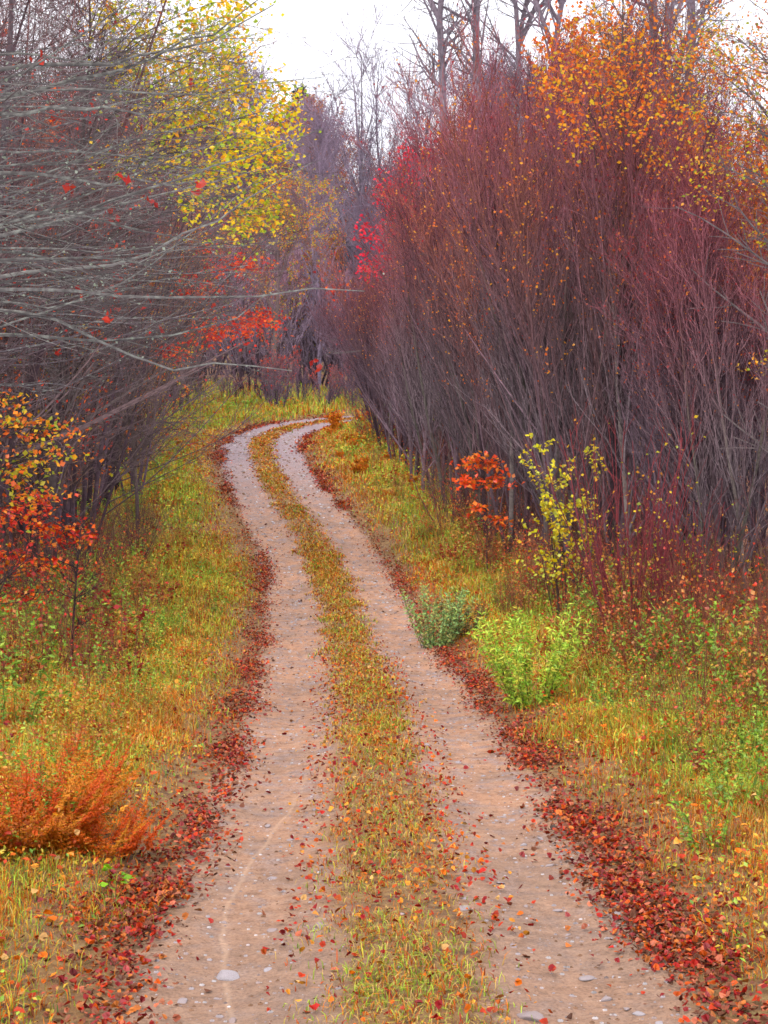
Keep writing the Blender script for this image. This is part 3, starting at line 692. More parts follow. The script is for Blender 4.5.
FAR = [tall(121, 15, c0=(140, 124, 142), c1=(148, 126, 144), r0=.14, first=.12, cw=.22, twr=.011, n2=8, n3=3, ang=40), tall(122, 13, c0=(140, 120, 136), c1=(150, 116, 130), r0=.12, first=.08, cw=.26, twr=.011, n2=8, n3=3, ang=40),  # distance haze painted in: paler, lavender bark on the far trees
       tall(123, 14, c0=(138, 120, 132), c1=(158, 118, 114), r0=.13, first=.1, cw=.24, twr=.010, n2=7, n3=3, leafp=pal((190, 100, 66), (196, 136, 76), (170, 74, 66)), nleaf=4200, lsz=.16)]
FARB = [thicket(124, 5.5, 9, .5, c0=(130, 110, 124), c1=(144, 108, 122), n1=12, n2=7, twr=.010, base=.8), thicket(125, 5, 9, .55, c0=(130, 106, 118), c1=(150, 100, 104), n1=12, n2=7, twr=.010, base=.8, leafp=P_rorg, nleaf=300, lz=.4, lsz=.14)]  # lavender in these twig colours stands in for haze
FIR = fir(131)
TALL = [tall(141, 18, c0=(140, 126, 136), c1=(134, 118, 128), r0=.13, first=.42, cw=.14, n1=44, n2=6, n3=2), tall(142, 19, c0=(136, 124, 134), c1=(134, 118, 126), r0=.13, first=.42, cw=.14, n1=44, n2=6, n3=2)]
BARE = thicket(144, 17.5, 9, .23, c0=(130, 116, 130), c1=(146, 130, 146), cs=(124, 110, 122), n1=18, n2=8, n3=2, twr=.012, base_r=.13, base=.15, up=.05, ang=30)
OAK = [tall(151, 16, c0=(110, 92, 84), first=.45, cw=.22, n1=36, n2=7, n3=3, leafp=P_orange, nleaf=8000, lsz=.09, clump=.5), tall(152, 15, c0=(112, 98, 90), first=.3, cw=.26, n1=36, n2=7, n3=3, leafp=np.concatenate([P_yellow, P_orange[:2]]), nleaf=14000, lsz=.11, clump=.48)]
BRUSH = [stems_shrub(161, 1.5, 26, .7, (118, 84, 76), P_rorg, 60, .05, tw=7, sr=.006), stems_shrub(162, 1.3, 24, .8, (130, 100, 80), P_yellow, 90, .045, tw=7, sr=.006), stems_shrub(163, 1.9, 22, .5, (112, 74, 76), None, 0, .05, tw=9, sr=.007)]

# ------------------------------------------------------------------ planting
def plant(name, x, y, parts, label, cat, group=None, sc=1., rz=None, tilt=(0, 0)):
    return thing(name, on_ground(x, y), parts, label, cat, group, rng.uniform(0, 6.28) if rz is None else rz, sc, tilt)
# right-hand thicket
G_R = 'bare saplings in the thicket on the right bank'
def crest(px): return np.interp(px, [330, 380, 420, 450, 500, 560, 600, 640, 680, 768, 900], [330, 235, 170, 115, 80, 48, 22, 50, 105, 150, 150])
def fit_h(x, d, h, extra):
    top = crest(384 + x / d * F) + extra
    return max(.3, ((HORIZON - top) / F * d + CAM_Z - on_ground(x, d)[2]) / h)
for d in np.arange(20.5, 51, 1.35):
    x = edgeR(d) + rng.uniform(.0, .8); k = rng.integers(0, 4)
    fan = d > 44
    plant('bare_sapling', x, d, TH_fan if fan else TH[k], 'purple grey sapling clump with red tips at the front edge of the right thicket', 'sapling', G_R + ', front row', fit_h(x, d, 8 if fan else TH_H[k], rng.uniform(10, 120)), rz=rng.normal() * .5 if fan else None)
for d in np.arange(21, 50, 1.9):
    x = edgeR(d) + rng.uniform(1.2, 3.0); k = rng.integers(0, 4); plant('bare_sapling', x, d, TH[k], 'tall red tipped sapling clump standing deeper inside the right thicket', 'sapling', G_R + ', second row', fit_h(x, d, TH_H[k], rng.uniform(0, 70)))
for d in np.arange(22, 50, 3.0):
    x = edgeR(d) + rng.uniform(3.5, 6.5); k = rng.integers(0, 4); plant('bare_sapling', x, d, [TH_or, TH[3], TH_or, TH[0]][k], 'orange tipped sapling clump rising at the back of the right thicket', 'sapling', G_R + ', back row', fit_h(x, d, 10, rng.uniform(-5, 50)))
for d in np.arange(27, 60, 2.4):
    x = edgeR(min(d, 50)) + rng.uniform(6., 13.); k = rng.integers(0, 3); plant('bare_tree', x, d, BR[k], 'dark leafless tree hidden deep in the wood on the right', 'tree', 'leafless trees deep in the right wood', fit_h(x, d, (11, 10, 12)[k], rng.uniform(-10, 40)))
POLE = [thicket(161, 10, 1, .04, cs=(116, 104, 100), c0=(122, 106, 110), n1=34, n2=5, n3=2, base_r=.055, leafp=P_redtip, nleaf=120), thicket(162, 10, 1, .05, cs=(86, 70, 74), c0=(118, 96, 104), n1=34, n2=5, n3=2, base_r=.06)]
for i, d in enumerate(np.arange(20.2, 46, .95)):
    x = edgeR(d) + rng.uniform(-.35, .9); k = i % 2
    plant('slim_tree', x, d, POLE[k], ('slim pale grey stemmed young tree at the front of the right thicket', 'slim dark stemmed young tree at the front of the right thicket')[k], 'tree', ('slim pale', 'slim dark')[k] + ' young trees fronting the right thicket', fit_h(x, d, 10, rng.uniform(5, 60)), tilt=(rng.normal() * .03, rng.normal() * .05))
CR = [(410, 185, .5), (396, 215, .55), (384, 250, .45), (424, 168, .45), (440, 150, .35), (388, 200, .4), (372, 275, .4), (405, 160, .3), (415, 225, .4), (365, 240, .3)]
b = on_ground(gpx(415, 44)[0], 44)
thing('red_leaved_tree', b, clump_tree(156, 9.4, [(at(a, b_, 44)[0] - b[0], -1.6 + rng.uniform(-.4, .4), at(a, b_, 44)[2] - b[2], R_) for a, b_, R_ in CR], pal((226, 44, 70), (210, 38, 60), (232, 76, 80), (196, 44, 66), k=1.25), 1500, .11, c=(120, 90, 94), r0=.05, flat=1.2, bare=120), 'crimson leaved young tree at the left end of the right thicket', 'tree')
for px, d, k, sc, lb, tl in ((472, 44, 0, 1.3, 'tall grey bare tree leaning slightly left above the thicket against white sky', -.05), (478, 45, 1, 1.3, 'tall grey bare tree standing straight beside the left leaning one', .01), (530, 46, 1, 1.15, 'slim bare tree with grey trunk left of the orange tree top', -.02), (556, 44, 0, 1.2, 'slender grey trunk just left of the orange tree top', .02), (655, 36, 1, 1.2, 'thick grey trunk rising out of the top right of the picture', 0), (690, 38, 0, 1.25, 'second thick grey trunk beside another at upper right', .03), (668, 48, 1, 1.2, 'thinner grey trunk between the two thick ones at upper right', .0)):
    p = gpx(px, d); plant('tall_tree', p[0], d, TALL[k], lb, 'tree', 'tall trees above the right thicket', sc, tilt=(0, tl), rz=0.)
for px, d, k, sc, lb in ((612, 34, 0, .74, 'orange leaved tree standing behind the middle of the right thicket'), (850, 25, 0, .7, 'orange leaved tree at the right edge beside the saplings')):
    p = gpx(px, d); plant('autumn_tree', p[0], d, OAK[k], lb, 'tree', None, sc)
OK = [(745, 30, .6), (720, 70, .6), (750, 110, .6), (770, 60, .6), (715, 20, .5), (735, 150, .45), (765, 180, .5), (700, 105, .4), (690, 45, .4), (780, 130, .6), (758, 235, .3), (715, 190, .35), (690, 165, .35), (755, 365, .3)]
p = on_ground(gpx(800, 20)[0], 20)
thing('autumn_tree', p, clump_tree(154, 9, [(at(a, b_, 20)[0] - p[0], rng.uniform(-.6, .8), at(a, b_, 20)[2] - p[2], R_) for a, b_, R_ in OK], np.concatenate([P_orange, P_yellow, pal((214, 170, 76), (190, 140, 66))]), 2000, .052, c=(124, 110, 110), r0=.07, flat=.8, bare=120), 'yellow and orange leaved tree leaning in at the upper right corner', 'tree')
OT = [(600, 20, .8), (575, 60, .6), (610, 85, .7), (640, 60, .6), (560, 100, .5), (590, 125, .5), (630, 120, .5), (670, 110, .5), (660, 150, .45), (545, 75, .35)]
p = on_ground(gpx(612, 26)[0], 26)
thing('autumn_tree', p, clump_tree(155, 11.5, [(at(a, b_, 22.8)[0] - p[0], -3.2 + rng.uniform(-.5, .7), at(a, b_, 22.8)[2] - p[2], R_ * .8) for a, b_, R_ in OT], np.concatenate([P_orange, P_yellow[:1]]), 1600, .07, c=(110, 92, 88), r0=.05, flat=1.1, bare=160), 'orange leaved tree topping the right thicket against the sky', 'tree')
# left wood
G_L = 'leafless trees in the wood on the left'
for d in np.arange(17, 62, 2.0):
    x = edgeL(d) - rng.uniform(.2, 1.2); plant('bare_tree', x, d, BR[rng.integers(0, 3)], 'leafless brown grey tree at the front edge of the left wood', 'tree', G_L + ', front row', rng.uniform(.75, 1.05))
for d in np.arange(16, 62, 2.4):
    x = edgeL(d) - rng.uniform(2.5, 7); plant('bare_tree', x, d, BR[rng.integers(0, 3)], 'leafless brown grey tree standing deeper in the left wood', 'tree', G_L + ', back rows', rng.uniform(1.0, 1.35))
YM = [(285, 118, .42), (262, 150, .55), (240, 95, .5), (225, 60, .6), (245, 20, .5), (200, 20, .6), (205, 110, .6), (230, 135, .55), (180, 70, .55), (170, 125, .6), (150, 150, .5), (145, 30, .6), (120, 60, .5), (115, 165, .4), (255, 190, .4), (225, 175, .45), (190, 165, .45), (265, 205, .35), (235, 225, .4), (205, 215, .35), (280, 165, .3), (110, 10, .5), (275, 85, .35)]
p = on_ground(gpx(45, 25)[0], 25)
thing('yellow_maple', p, clump_tree(153, 10.5, [(at(a, b_, 25)[0] - p[0], rng.uniform(-1.2, 1.0), at(a, b_, 25)[2] - p[2], R_) for a, b_, R_ in YM], P_ygreen, 6400, .09, c=(100, 86, 84), r0=.09, flat=1.1, bare=220), 'maple with yellow green leaves reaching toward the sky gap at upper left', 'tree')
p = gpx(272, 62); plant('yellow_maple', p[0], 62, OAK[1], 'distant golden leaved tree left of the far bend', 'tree', sc=.62)
RUS = thicket(108, 7.5, 4, .28, c0=(120, 92, 88), c1=(150, 96, 80), leafp=P_rorg, nleaf=1500, lz=.12, lsz=.085, n1=18, n2=7)
RUO = thicket(109, 6.5, 4, .30, c0=(124, 98, 86), c1=(160, 112, 80), leafp=np.concatenate([P_orange, P_yellow[:2]]), nleaf=1700, lz=.1, lsz=.085, n1=18, n2=7)
for i, d in enumerate(np.r_[np.arange(23, 62, 2.6), np.arange(30, 62, 5)]):
    x = edgeL(d) - rng.uniform(-.3, 1.8); k = i % 2
    plant('russet_tree', x, d, (RUS, RUO)[k], ('russet leaved young tree among grey trunks at the edge of the left wood', 'orange and yellow leaved young tree at the edge of the left wood')[k], 'tree', ('russet', 'orange')[k] + ' young trees along the left wood', rng.uniform(.75, 1.15))
for i in range(16):
    d = rng.uniform(64, 84); x = rng.uniform(-12, -1.5)
    plant('russet_tree', x, d, (RUS, RUO)[i % 2], 'small rust coloured tree in the distance beyond the bend', 'tree', 'rust coloured trees beyond the bend', rng.uniform(.7, 1.3))
# far wood, its bark and twig colours tinted for distance haze
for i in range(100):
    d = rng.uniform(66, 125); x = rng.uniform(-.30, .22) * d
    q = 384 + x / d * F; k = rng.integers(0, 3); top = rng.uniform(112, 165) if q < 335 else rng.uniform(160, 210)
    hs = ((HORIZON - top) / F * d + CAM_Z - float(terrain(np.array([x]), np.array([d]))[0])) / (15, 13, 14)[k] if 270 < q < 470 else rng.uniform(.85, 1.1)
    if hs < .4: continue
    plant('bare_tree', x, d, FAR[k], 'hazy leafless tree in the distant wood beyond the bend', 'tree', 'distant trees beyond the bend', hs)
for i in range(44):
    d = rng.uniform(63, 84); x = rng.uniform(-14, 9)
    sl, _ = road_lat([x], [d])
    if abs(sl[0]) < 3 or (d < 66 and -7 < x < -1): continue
    plant('distant_thicket', x, d, FARB[i % 2], 'haze tinted lavender brown leafless thicket on the slope beyond the bend', 'thicket', 'thickets beyond the bend', rng.uniform(.8, 1.25))
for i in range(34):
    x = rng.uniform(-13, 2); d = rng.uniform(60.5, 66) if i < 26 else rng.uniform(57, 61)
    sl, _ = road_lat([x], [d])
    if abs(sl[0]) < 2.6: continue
    plant('distant_thicket', x, d, FARB[i % 2], 'low haze tinted lavender brown brush on the grassy bank beyond the bend', 'thicket', 'low brush on the bank beyond the bend', rng.uniform(.18, .5))
p = gpx(386, 74); plant('bare_tree', p[0], 74, BARE, 'lone tall bare tree with fan shaped crown against the white sky', 'tree', sc=1.0)
for px, d, sc, lb in ((304, 120, 1.72, 'dark fir top poking above the distant trees into the sky'), (326, 125, 1.45, 'smaller dark fir beside the tallest distant fir')):
    p = gpx(px, d); plant('fir_tree', p[0], d, FIR, lb, 'tree', 'firs on the skyline', sc)

# near left tree whose long bare limbs reach across the picture
def reaching(seed, x, d, h, hero, nl, label, L=3.6, zlo=3.4, zhi=7.5, c=(118, 112, 110)):
    r = np.random.default_rng(seed); base = np.array(on_ground(x, d)); cc = lin(*c)
    p0 = grow(np.array([[0, 0, -.1]]), np.array([[.01, 0, 1.]]), [h], 14, r, 0, .02); rr = .13 * np.linspace(1, .2, 14)[None]
    limbs = []; rads = []
    for pl, dep in hero:
        pts = np.array([at(px, py, dd) for (px, py), dd in zip(pl, np.linspace(dep[0], dep[1], len(pl)))]) - base
        s = np.array([np.interp(max(pts[0, 2] - .25, .3), p0[0, :, 2], p0[0, :, 0]), 0, max(pts[0, 2] - .25, .3)])
        pts = np.vstack([s, pts]); u = np.r_[0, np.cumsum(np.linalg.norm(np.diff(pts, axis=0), axis=1))]; q = np.linspace(0, u[-1], 12)
        l = np.stack([np.interp(q, u, pts[:, j]) for j in range(3)], 1); l[1:-1] = .25 * l[:-2] + .5 * l[1:-1] + .25 * l[2:]; l += r.normal(scale=.022, size=l.shape)
        limbs.append(l); rads.append(np.linspace(.022, .004, 12))
    for i in range(nl):
        z = r.uniform(zlo, zhi); az = abs(r.normal(0, .6)) - .12
        s = np.array([np.interp(z, p0[0, :, 2], p0[0, :, 0]), 0, z]); dv = np.array([math.cos(az), math.sin(az), r.normal(.0, .12)])
        g_ = grow(s[None], dv[None], [L * r.uniform(.55, 1.1)], 12, r, r.uniform(-.005, .05), .075, .025)[0]; g_[:, 2] = s[2] + np.abs(g_[:, 2] - s[2]); limbs.append(g_); rads.append(np.linspace(.013 * r.uniform(.6, 1.2), .0025, 12))
    p1 = np.array(limbs); r1 = np.array(rads); n = len(p1)
    def side(par, prad, m, t0, ang, Lr, K, wob, rmin):
        q, rad = branch(par, prad, m, r, t0, 1., ang, Lr, K, .012, wob, .5, rmin, .4, .45)
        q[:, :, 2] = q[:, :1, 2] + (q[:, :, 2] - q[:, :1, 2]) * .55
        return q, rad
    p2, r2 = side(p1, r1, n * 11, .15, 42, 1.0, 7, .09, .0024)
    p3, r3 = side(p2, r2, n * 11 * 4, .12, 44, .38, 5, .11, .0018)
    p4, r4 = side(p3, r3, n * 11 * 4 * 2, .2, 45, .13, 4, .12, .0014)
    tr = MB(); tr.tubes(p0, rr, cc * .8, 8)
    lm = MB(); lm.tubes(p1, r1, np.repeat(cc[None], n, 0) * (1 + .15 * r.normal(size=(n, 1))), 6)
    tw = MB()
    for q, rad in ((p2, r2), (p3, r3), (p4, r4)): tw.tubes(q, rad, pick(pal(c, (104, 98, 98), (140, 134, 130), (96, 84, 84)), len(q), r), 3)
    # lichen tufts and a few red leaves left hanging
    m = n * 26; pos, tan, _, _ = pts_on(np.concatenate([p1[:, ::2][:, :5], p2[:, :5]]), m, r); tw.leaves(pos, r.uniform(.012, .035, m), pick(pal((176, 184, 168), (150, 160, 140)), m, r), r, 1)
    pos, tan, _, _ = pts_on(p3, 6, r)
    pos = np.repeat(pos, 5, 0) + r.normal(scale=.03, size=(30, 3)) - np.array([0, 0, .05])
    tw.leaves(pos, r.uniform(.05, .08, 30), pick(pal((170, 44, 40), (190, 60, 44)), 30, r), r, 1, up=-.3)
    thing('bare_tree', tuple(base), [('trunk', tr.mesh('trunk', [M_bark])), ('limb', lm.mesh('limb', [M_lichen])), ('twig', tw.mesh('twig', [M_bark, M_leaf]))], label, 'tree')
hero1 = [([(-30, 280), (60, 291), (120, 299), (240, 301), (300, 296), (362, 290)], (12.4, 11.0)), ([(-30, 246), (60, 222), (120, 196), (200, 172), (262, 150), (322, 128)], (13.2, 14.2)),
         ([(-30, 276), (80, 272), (150, 253), (215, 222), (262, 190), (316, 162)], (13.2, 14)), ([(-30, 215), (70, 212), (150, 232), (210, 240)], (12.6, 11.8)),
         ([(-30, 330), (60, 338), (150, 342), (210, 330), (262, 300)], (13, 13.6)), ([(-30, 300), (60, 318), (130, 360), (190, 372), (240, 362), (292, 372)], (12.6, 12.2))]
reaching(201, -4.3, 13.2, 10, hero1, 13, 'bare tree with long lichen grey limbs reaching across toward the road', zhi=5.5)
hero2 = [([(-30, 70), (60, 64), (130, 62), (200, 42), (272, 4)], (11.2, 11.6)), ([(-30, 112), (60, 108), (150, 113), (200, 108)], (11, 10.6)), ([(-30, 165), (60, 178), (110, 184), (192, 186)], (11.2, 10.8)), ([(-30, 108), (60, 84), (150, 60), (230, 26), (270, -12)], (11.2, 11.8))]
reaching(202, -3.9, 11.2, 9, hero2, 15, 'bare tree at top left with twigs hanging over the upper corner', zlo=3.4, zhi=6.2, L=3.0)
reaching(203, -5.4, 17.5, 10, [], 26, 'bare grey tree behind the reaching limbs at the left edge', zlo=3.3, zhi=7.2, L=4.0, c=(112, 102, 106))
reaching(204, -5.9, 22, 10, [], 26, 'bare grey tree farther back over the left verge', zlo=3.3, zhi=7.2, L=4.0, c=(108, 96, 100))

# leafy saplings and shrubs with a look of their own
def rel(base, px, py, d, R): p = at(px, py, d) - np.array(base); return (p[0], p[1], p[2], R)
b = on_ground(gpx(-10, 12)[0], 12)
thing('red_sapling', b, clump_tree(301, 3.0, [rel(b, 20, 425, 12, .34), rel(b, 50, 452, 11.9, .28), rel(b, 5, 465, 11.9, .34), rel(b, 30, 490, 12, .3), rel(b, 60, 430, 12, .2), rel(b, 10, 400, 12, .2)], np.concatenate([P_orange, P_yellow[:3]]), 640, .046, c=(84, 70, 68), r0=.03, bare=60) , 'sapling with yellow and orange leaves at the left picture edge', 'sapling')
b = on_ground(gpx(70, 17)[0], 17.)
thing('red_sapling', b, clump_tree(302, 1.9, [rel(b, 15, 515, 17, .42), rel(b, 58, 530, 17.2, .4), rel(b, 5, 555, 16.8, .4), rel(b, 40, 565, 16.8, .36), rel(b, 75, 540, 17.2, .26), rel(b, 20, 595, 16.7, .3), rel(b, 35, 500, 17, .3)], np.concatenate([P_rorg, P_orange[:1]]), 1050, .062, c=(80, 66, 66), r0=.022, bare=60), 'low sapling with fiery red leaves on the left verge', 'sapling')
b = on_ground(gpx(138, 31)[0], 31)
thing('orange_sapling', b, clump_tree(303, 6.5, [rel(b, 245, 325, 30.5, .85), rel(b, 215, 335, 30, .6), rel(b, 235, 265, 31, .7), rel(b, 260, 318, 31, .5), rel(b, 200, 290, 31.5, .6), rel(b, 170, 350, 31, .5), rel(b, 205, 250, 31.5, .3), rel(b, 180, 275, 31.5, .3)], P_rorg, 1300, .09, c=(100, 84, 80), r0=.05, bare=200), 'sapling with layered bright red orange leaf sprays left of the road', 'sapling')
b = on_ground(gpx(488, 28)[0], 28)
thing('orange_sapling', b, clump_tree(304, 2.2, [rel(b, 480, 462, 28, .42), rel(b, 497, 480, 28.1, .35), rel(b, 470, 482, 27.8, .3), rel(b, 478, 508, 27.8, .22), rel(b, 500, 522, 28, .22)], pal((238, 96, 48), (226, 80, 44), (240, 130, 66), k=1.2), 420, .10, c=(96, 72, 70), r0=.016, bare=40), 'slender sapling with hanging orange leaves before the dark thicket', 'sapling')
b = on_ground(gpx(566, 21.5)[0], 21.5)
thing('yellow_sapling', b, stems_shrub(305, 2.7, 9, .26, (108, 84, 74), pal((238, 212, 60), (222, 206, 72), (244, 192, 60), (200, 200, 84), k=1.1), 900, .07, lz=(.2, 1.), tw=7, sr=.010), 'slim shrub dotted with yellow leaves beside the thicket', 'shrub')
for px, d, sc, lb in ((632, 19.0, .95, 'maroon stemmed shrub fanning upward with few yellow leaves'), (690, 18.2, .72, 'smaller maroon stemmed shrub toward the right edge of the verge')):
    p = gpx(px, d); thing('red_stem_shrub', on_ground(p[0], d), stems_shrub(306 + int(px), 3.2, 34, .42, (138, 64, 68), P_yellow, 170, .055, lz=(.25, .9), tw=6, sr=.012, base=.25), lb, 'shrub', None, 0, sc)
p = gpx(532, 15.2); thing('green_bush', on_ground(p[0], 15.2), stems_shrub(310, 1.12, 60, .62, (150, 150, 70), pal((176, 216, 80), (200, 230, 92), (146, 190, 72), (222, 214, 96), k=1.3), 3400, .07, lz=(.1, 1.), tw=0, sr=.004, aspect=.12, base=.16, lup=.2), 'bright lime green bush on the right verge', 'bush')
p = gpx(436, 21); thing('green_bush', on_ground(p[0], 21), stems_shrub(311, .95, 40, .55, (110, 110, 70), pal((142, 178, 108), (170, 196, 112), (126, 158, 100), (186, 170, 100), k=1.3), 2400, .058, lz=(.08, 1.), tw=0, sr=.005, aspect=.17, base=.2, lup=.2), 'muted blue green bush close to the right road edge', 'bush')
p = gpx(465, 21.5); thing('green_bush', on_ground(p[0], 21.5), stems_shrub(312, .7, 30, .6, (110, 100, 70), pal((128, 140, 84), (150, 140, 80), (140, 100, 70)), 1200, .06, lz=(.08, 1.), tw=0, sr=.005, aspect=.2, base=.2), 'brownish green bush beside the blue green one', 'bush')
P_fern = pal((240, 122, 54), (232, 104, 44), (244, 146, 66), (212, 92, 46), k=1.25)
for px, d, n, L, lb in ((18, 8.6, 46, .66, 'large rust orange fern clump at the left picture edge'), (55, 9.6, 40, .6, 'rust orange fern clump behind the largest one on the left'), (88, 8.7, 30, .44, 'smaller rust orange fern clump beside the leaf litter on the left')):
    p = gpx(px, d); thing('fern', on_ground(p[0], d), fern(300 + n + int(px), n, L, P_fern, .85), lb, 'fern', 'orange ferns')
p = gpx(98, 8.0); thing('green_sprig', on_ground(p[0], 8.0), stems_shrub(330, .17, 6, .9, (120, 150, 60), pal((160, 214, 60), (140, 196, 56)), 16, .055, lz=(.6, 1.), tw=0, sr=.003, base=.12, aspect=.42, lup=1.5), 'bright green leafy sprig below the orange ferns', 'plant')
WEED = [stems_shrub(341, .85, 14, .45, (120, 130, 60), pal((140, 176, 66), (112, 150, 62), (170, 190, 80), k=1.05), 320, .055, lz=(.15, 1.), tw=0, sr=.003, aspect=.2, base=.12),
        stems_shrub(342, 1.0, 13, .4, (150, 90, 56), pal((190, 100, 56), (160, 74, 50), (206, 140, 80), k=1.05), 130, .04, lz=(.2, 1.), tw=4, sr=.003, base=.12),
        stems_shrub(343, .85, 14, .5, (150, 130, 70), pal((204, 176, 70), (186, 170, 80), (210, 140, 70), k=1.05), 300, .045, lz=(.2, 1.), tw=0, sr=.003, aspect=.25, base=.14),
        stems_shrub(344, .6, 14, .7, (130, 50, 46), pal((168, 48, 44), (186, 70, 50), (140, 40, 46), k=1.05), 220, .055, lz=(.1, 1.), tw=0, sr=.003, base=.16, lup=.8),
        stems_shrub(345, 1.15, 14, .3, (150, 92, 74), P_rorg, 40, .035, tw=8, sr=.004, base=.1)]
WN = [('green_weed', 'leafy green weed among the verge grass', 'weed'), ('rusty_weed', 'rust coloured dry weed among the verge grass', 'weed'), ('yellow_weed', 'yellowing leafy weed among the verge grass', 'weed'), ('red_weed', 'low red leaved plant among the verge grass', 'plant'), ('dry_stalk', 'brown bare dry stalks among the verge grass', 'dry stalks')]
def weeds(n, side, d0, d1, a0, a1, w):
    for i in range(n):
        d = d0 * (d1 / d0) ** rng.random(); a = rng.uniform(a0, a1); j = int(np.interp(d, _Sd, np.arange(len(_Sd)))); p = ROAD[j] + RN[j] * a * side
        k = rng.choice(5, p=np.array(w) / sum(w)); nm, lb, ct = WN[k]
        plant(nm, p[0], p[1], WEED[k], lb + (' on the left' if side < 0 else ' on the right'), ct, nm.replace('_', ' ') + 's on the ' + ('left' if side < 0 else 'right') + ' verge', rng.uniform(.7, 1.2) * np.interp(a, [1.8, 3.5], [.6, 1.1]) * np.interp(d, [7, 14], [.7, 1.0]))
weeds(90, 1, 6.5, 18, 2.2, 4.2, (9, 4, 5, 1, 4)); weeds(80, 1, 16, 32, 2.2, 5.0, (3, 6, 3, 3, 6)); weeds(110, -1, 8.5, 26, 2.0, 5.0, (9, 2, 5, 2, 3)); weeds(70, -1, 18, 46, 2.4, 5.5, (4, 2, 4, 3, 3))
weeds(75, 1, 13, 22, 2.9, 5.4, (3, 6, 3, 2, 8)); weeds(50, 1, 22, 32, 2.4, 4.0, (2, 6, 3, 3, 8)); weeds(45, -1, 14, 26, 2.6, 5.0, (5, 3, 4, 4, 5)); weeds(14, 1, 30, 48, 2.0, 4.2, (2, 4, 4, 2, 2))
for px, d, k, sc, lb in ((712, 8.6, 0, .7, 'broad green weed in the lower right grass'), (748, 9.6, 0, .8, 'tall green weed at the right picture edge'), (115, 18.8, 3, 1.5, 'spreading red leaved plant in the green left verge')):
    p = gpx(px, d); plant(WN[k][0], p[0], d, WEED[k], lb, WN[k][2], None, sc)
for i in range(34):
    left = i % 2 == 0; d = rng.uniform(17, 50); x = (edgeL(d) + rng.uniform(-.6, .9)) if left else (edgeR(d) + rng.uniform(-.7, .6))
    plant('brush_shrub', x, d, BRUSH[i % 3], 'twiggy brown brush shrub at the foot of the %s wood' % ('left' if left else 'right'), 'shrub', 'brush at the foot of the %s wood' % ('left' if left else 'right'), rng.uniform(.7, 1.3))
for i in range(64):
    d = rng.uniform(18, 46); x = edgeR(d) + rng.uniform(.2, 3.4)
    plant('brush_shrub', x, d, BRUSH[(2, 2, 0, 1)[i % 4]], 'dark twiggy brush between the trunks of the right thicket', 'shrub', 'brush between the trunks of the right thicket', rng.uniform(.9, 1.5))
for i in range(40):
    d = rng.uniform(17, 50); x = edgeL(d) - rng.uniform(.2, 3.4)
    plant('brush_shrub', x, d, BRUSH[(2, 0, 2, 0, 1)[i % 5]], 'dark twiggy brush between the trunks of the left wood', 'shrub', 'brush between the trunks of the left wood', rng.uniform(.8, 1.4))
ORB = stems_shrub(351, 1.2, 24, .6, (150, 90, 60), P_orange * 1.15, 1100, .11, lz=(.1, 1.), tw=5, sr=.006)
for x, y, sc, lb in ((-1.75, 53.2, .6, 'orange leaved shrub hiding the road where it bends away'), (-.7, 52.2, .6, 'second orange shrub inside the bend beside the thicket'), (-1.6, 50.5, .4, 'low orange shrub on the inner bank of the bend'), (.3, 54, .8, 'orange shrub tucked against the thicket at the bend')):
    plant('orange_shrub', x, y, ORB, lb, 'shrub', 'orange shrubs at the bend', sc)

for d in np.arange(36, 51, 1.2):
    j = int(np.argmin(np.abs(ROAD[:, 1] - d))); a = rng.uniform(1.9, 3.6); q = ROAD[j] + RN[j] * a
    plant('orange_shrub', q[0], q[1], ORB, 'small low orange shrub on the grassy bank right of the far track', 'shrub', 'small orange shrubs on the right bank', rng.uniform(.2, .42))
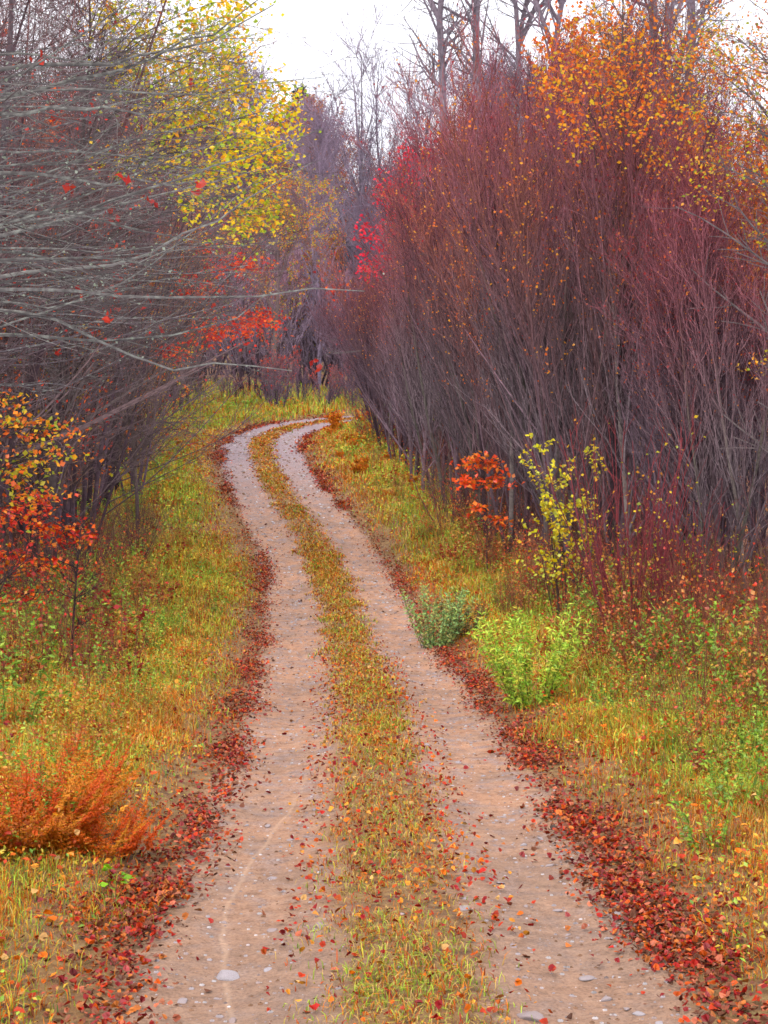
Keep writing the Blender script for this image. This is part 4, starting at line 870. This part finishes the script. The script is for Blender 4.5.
# ------------------------------------------------------------------ light, sky, camera
sc = bpy.context.scene
w = bpy.data.worlds.new('World'); sc.world = w; w.use_nodes = True; nt = w.node_tree; nt.nodes.clear(); N = nt.nodes.new; L = nt.links.new
o = N('ShaderNodeOutputWorld'); bg = N('ShaderNodeBackground'); sky = N('ShaderNodeTexSky'); sky.sky_type = 'NISHITA'; sky.sun_disc = False
EL, AZ = math.radians(48), math.radians(205)
sky.sun_elevation = EL; sky.sun_rotation = AZ
tc = N('ShaderNodeTexCoord'); nf = noise(N, L, tc.outputs['Generated'], 2.2, 5)
cloud = ramp(N, L, nf, [(.3, (1.58, 1.60, 1.72)), (.7, (1.90, 1.88, 1.96))])
sv = N('ShaderNodeVectorMath'); sv.operation = 'SCALE'; L(sky.outputs[0], sv.inputs[0]); sv.inputs['Scale'].default_value = .12
L(mix(N, L, .88, sv.outputs[0], cloud), bg.inputs[0]); bg.inputs[1].default_value = 1.0; L(bg.outputs[0], o.inputs[0])
sun = bpy.data.lights.new('sun', 'SUN'); sun.energy = 2.2; sun.angle = math.radians(10); sun.color = (1, .95, .88)
so = bpy.data.objects.new('sun', sun); C.objects.link(so)
from mathutils import Vector
dv = Vector((math.sin(AZ) * math.cos(EL), math.cos(AZ) * math.cos(EL), math.sin(EL))); so.rotation_euler = dv.to_track_quat('Z', 'Y').to_euler(); so.location = dv * 50
cam = bpy.data.cameras.new('camera'); co = bpy.data.objects.new('camera', cam); C.objects.link(co)
cam.sensor_fit = 'HORIZONTAL'; cam.sensor_width = 36; cam.lens = 36 * F / 768; cam.clip_end = 2000
co.location = (0, 0, CAM_Z); co.rotation_euler = (math.radians(90) - PITCH, 0, 0)
sc.camera = co
sc.view_settings.view_transform = 'Standard'; sc.view_settings.look = 'None'; sc.view_settings.exposure = 0
sc.cycles.max_bounces = 4; sc.cycles.diffuse_bounces = 3; sc.cycles.transmission_bounces = 2; sc.cycles.glossy_bounces = 1
sc.cycles.use_fast_gi = True; sc.cycles.fast_gi_method = 'REPLACE'; sc.cycles.ao_bounces = 1; sc.cycles.ao_bounces_render = 1
w.light_settings.distance = 2.6; w.light_settings.ao_factor = 1.0
sc.cycles.use_adaptive_sampling = True; sc.cycles.adaptive_threshold = .04
sc.cycles.filter_width = 1.6
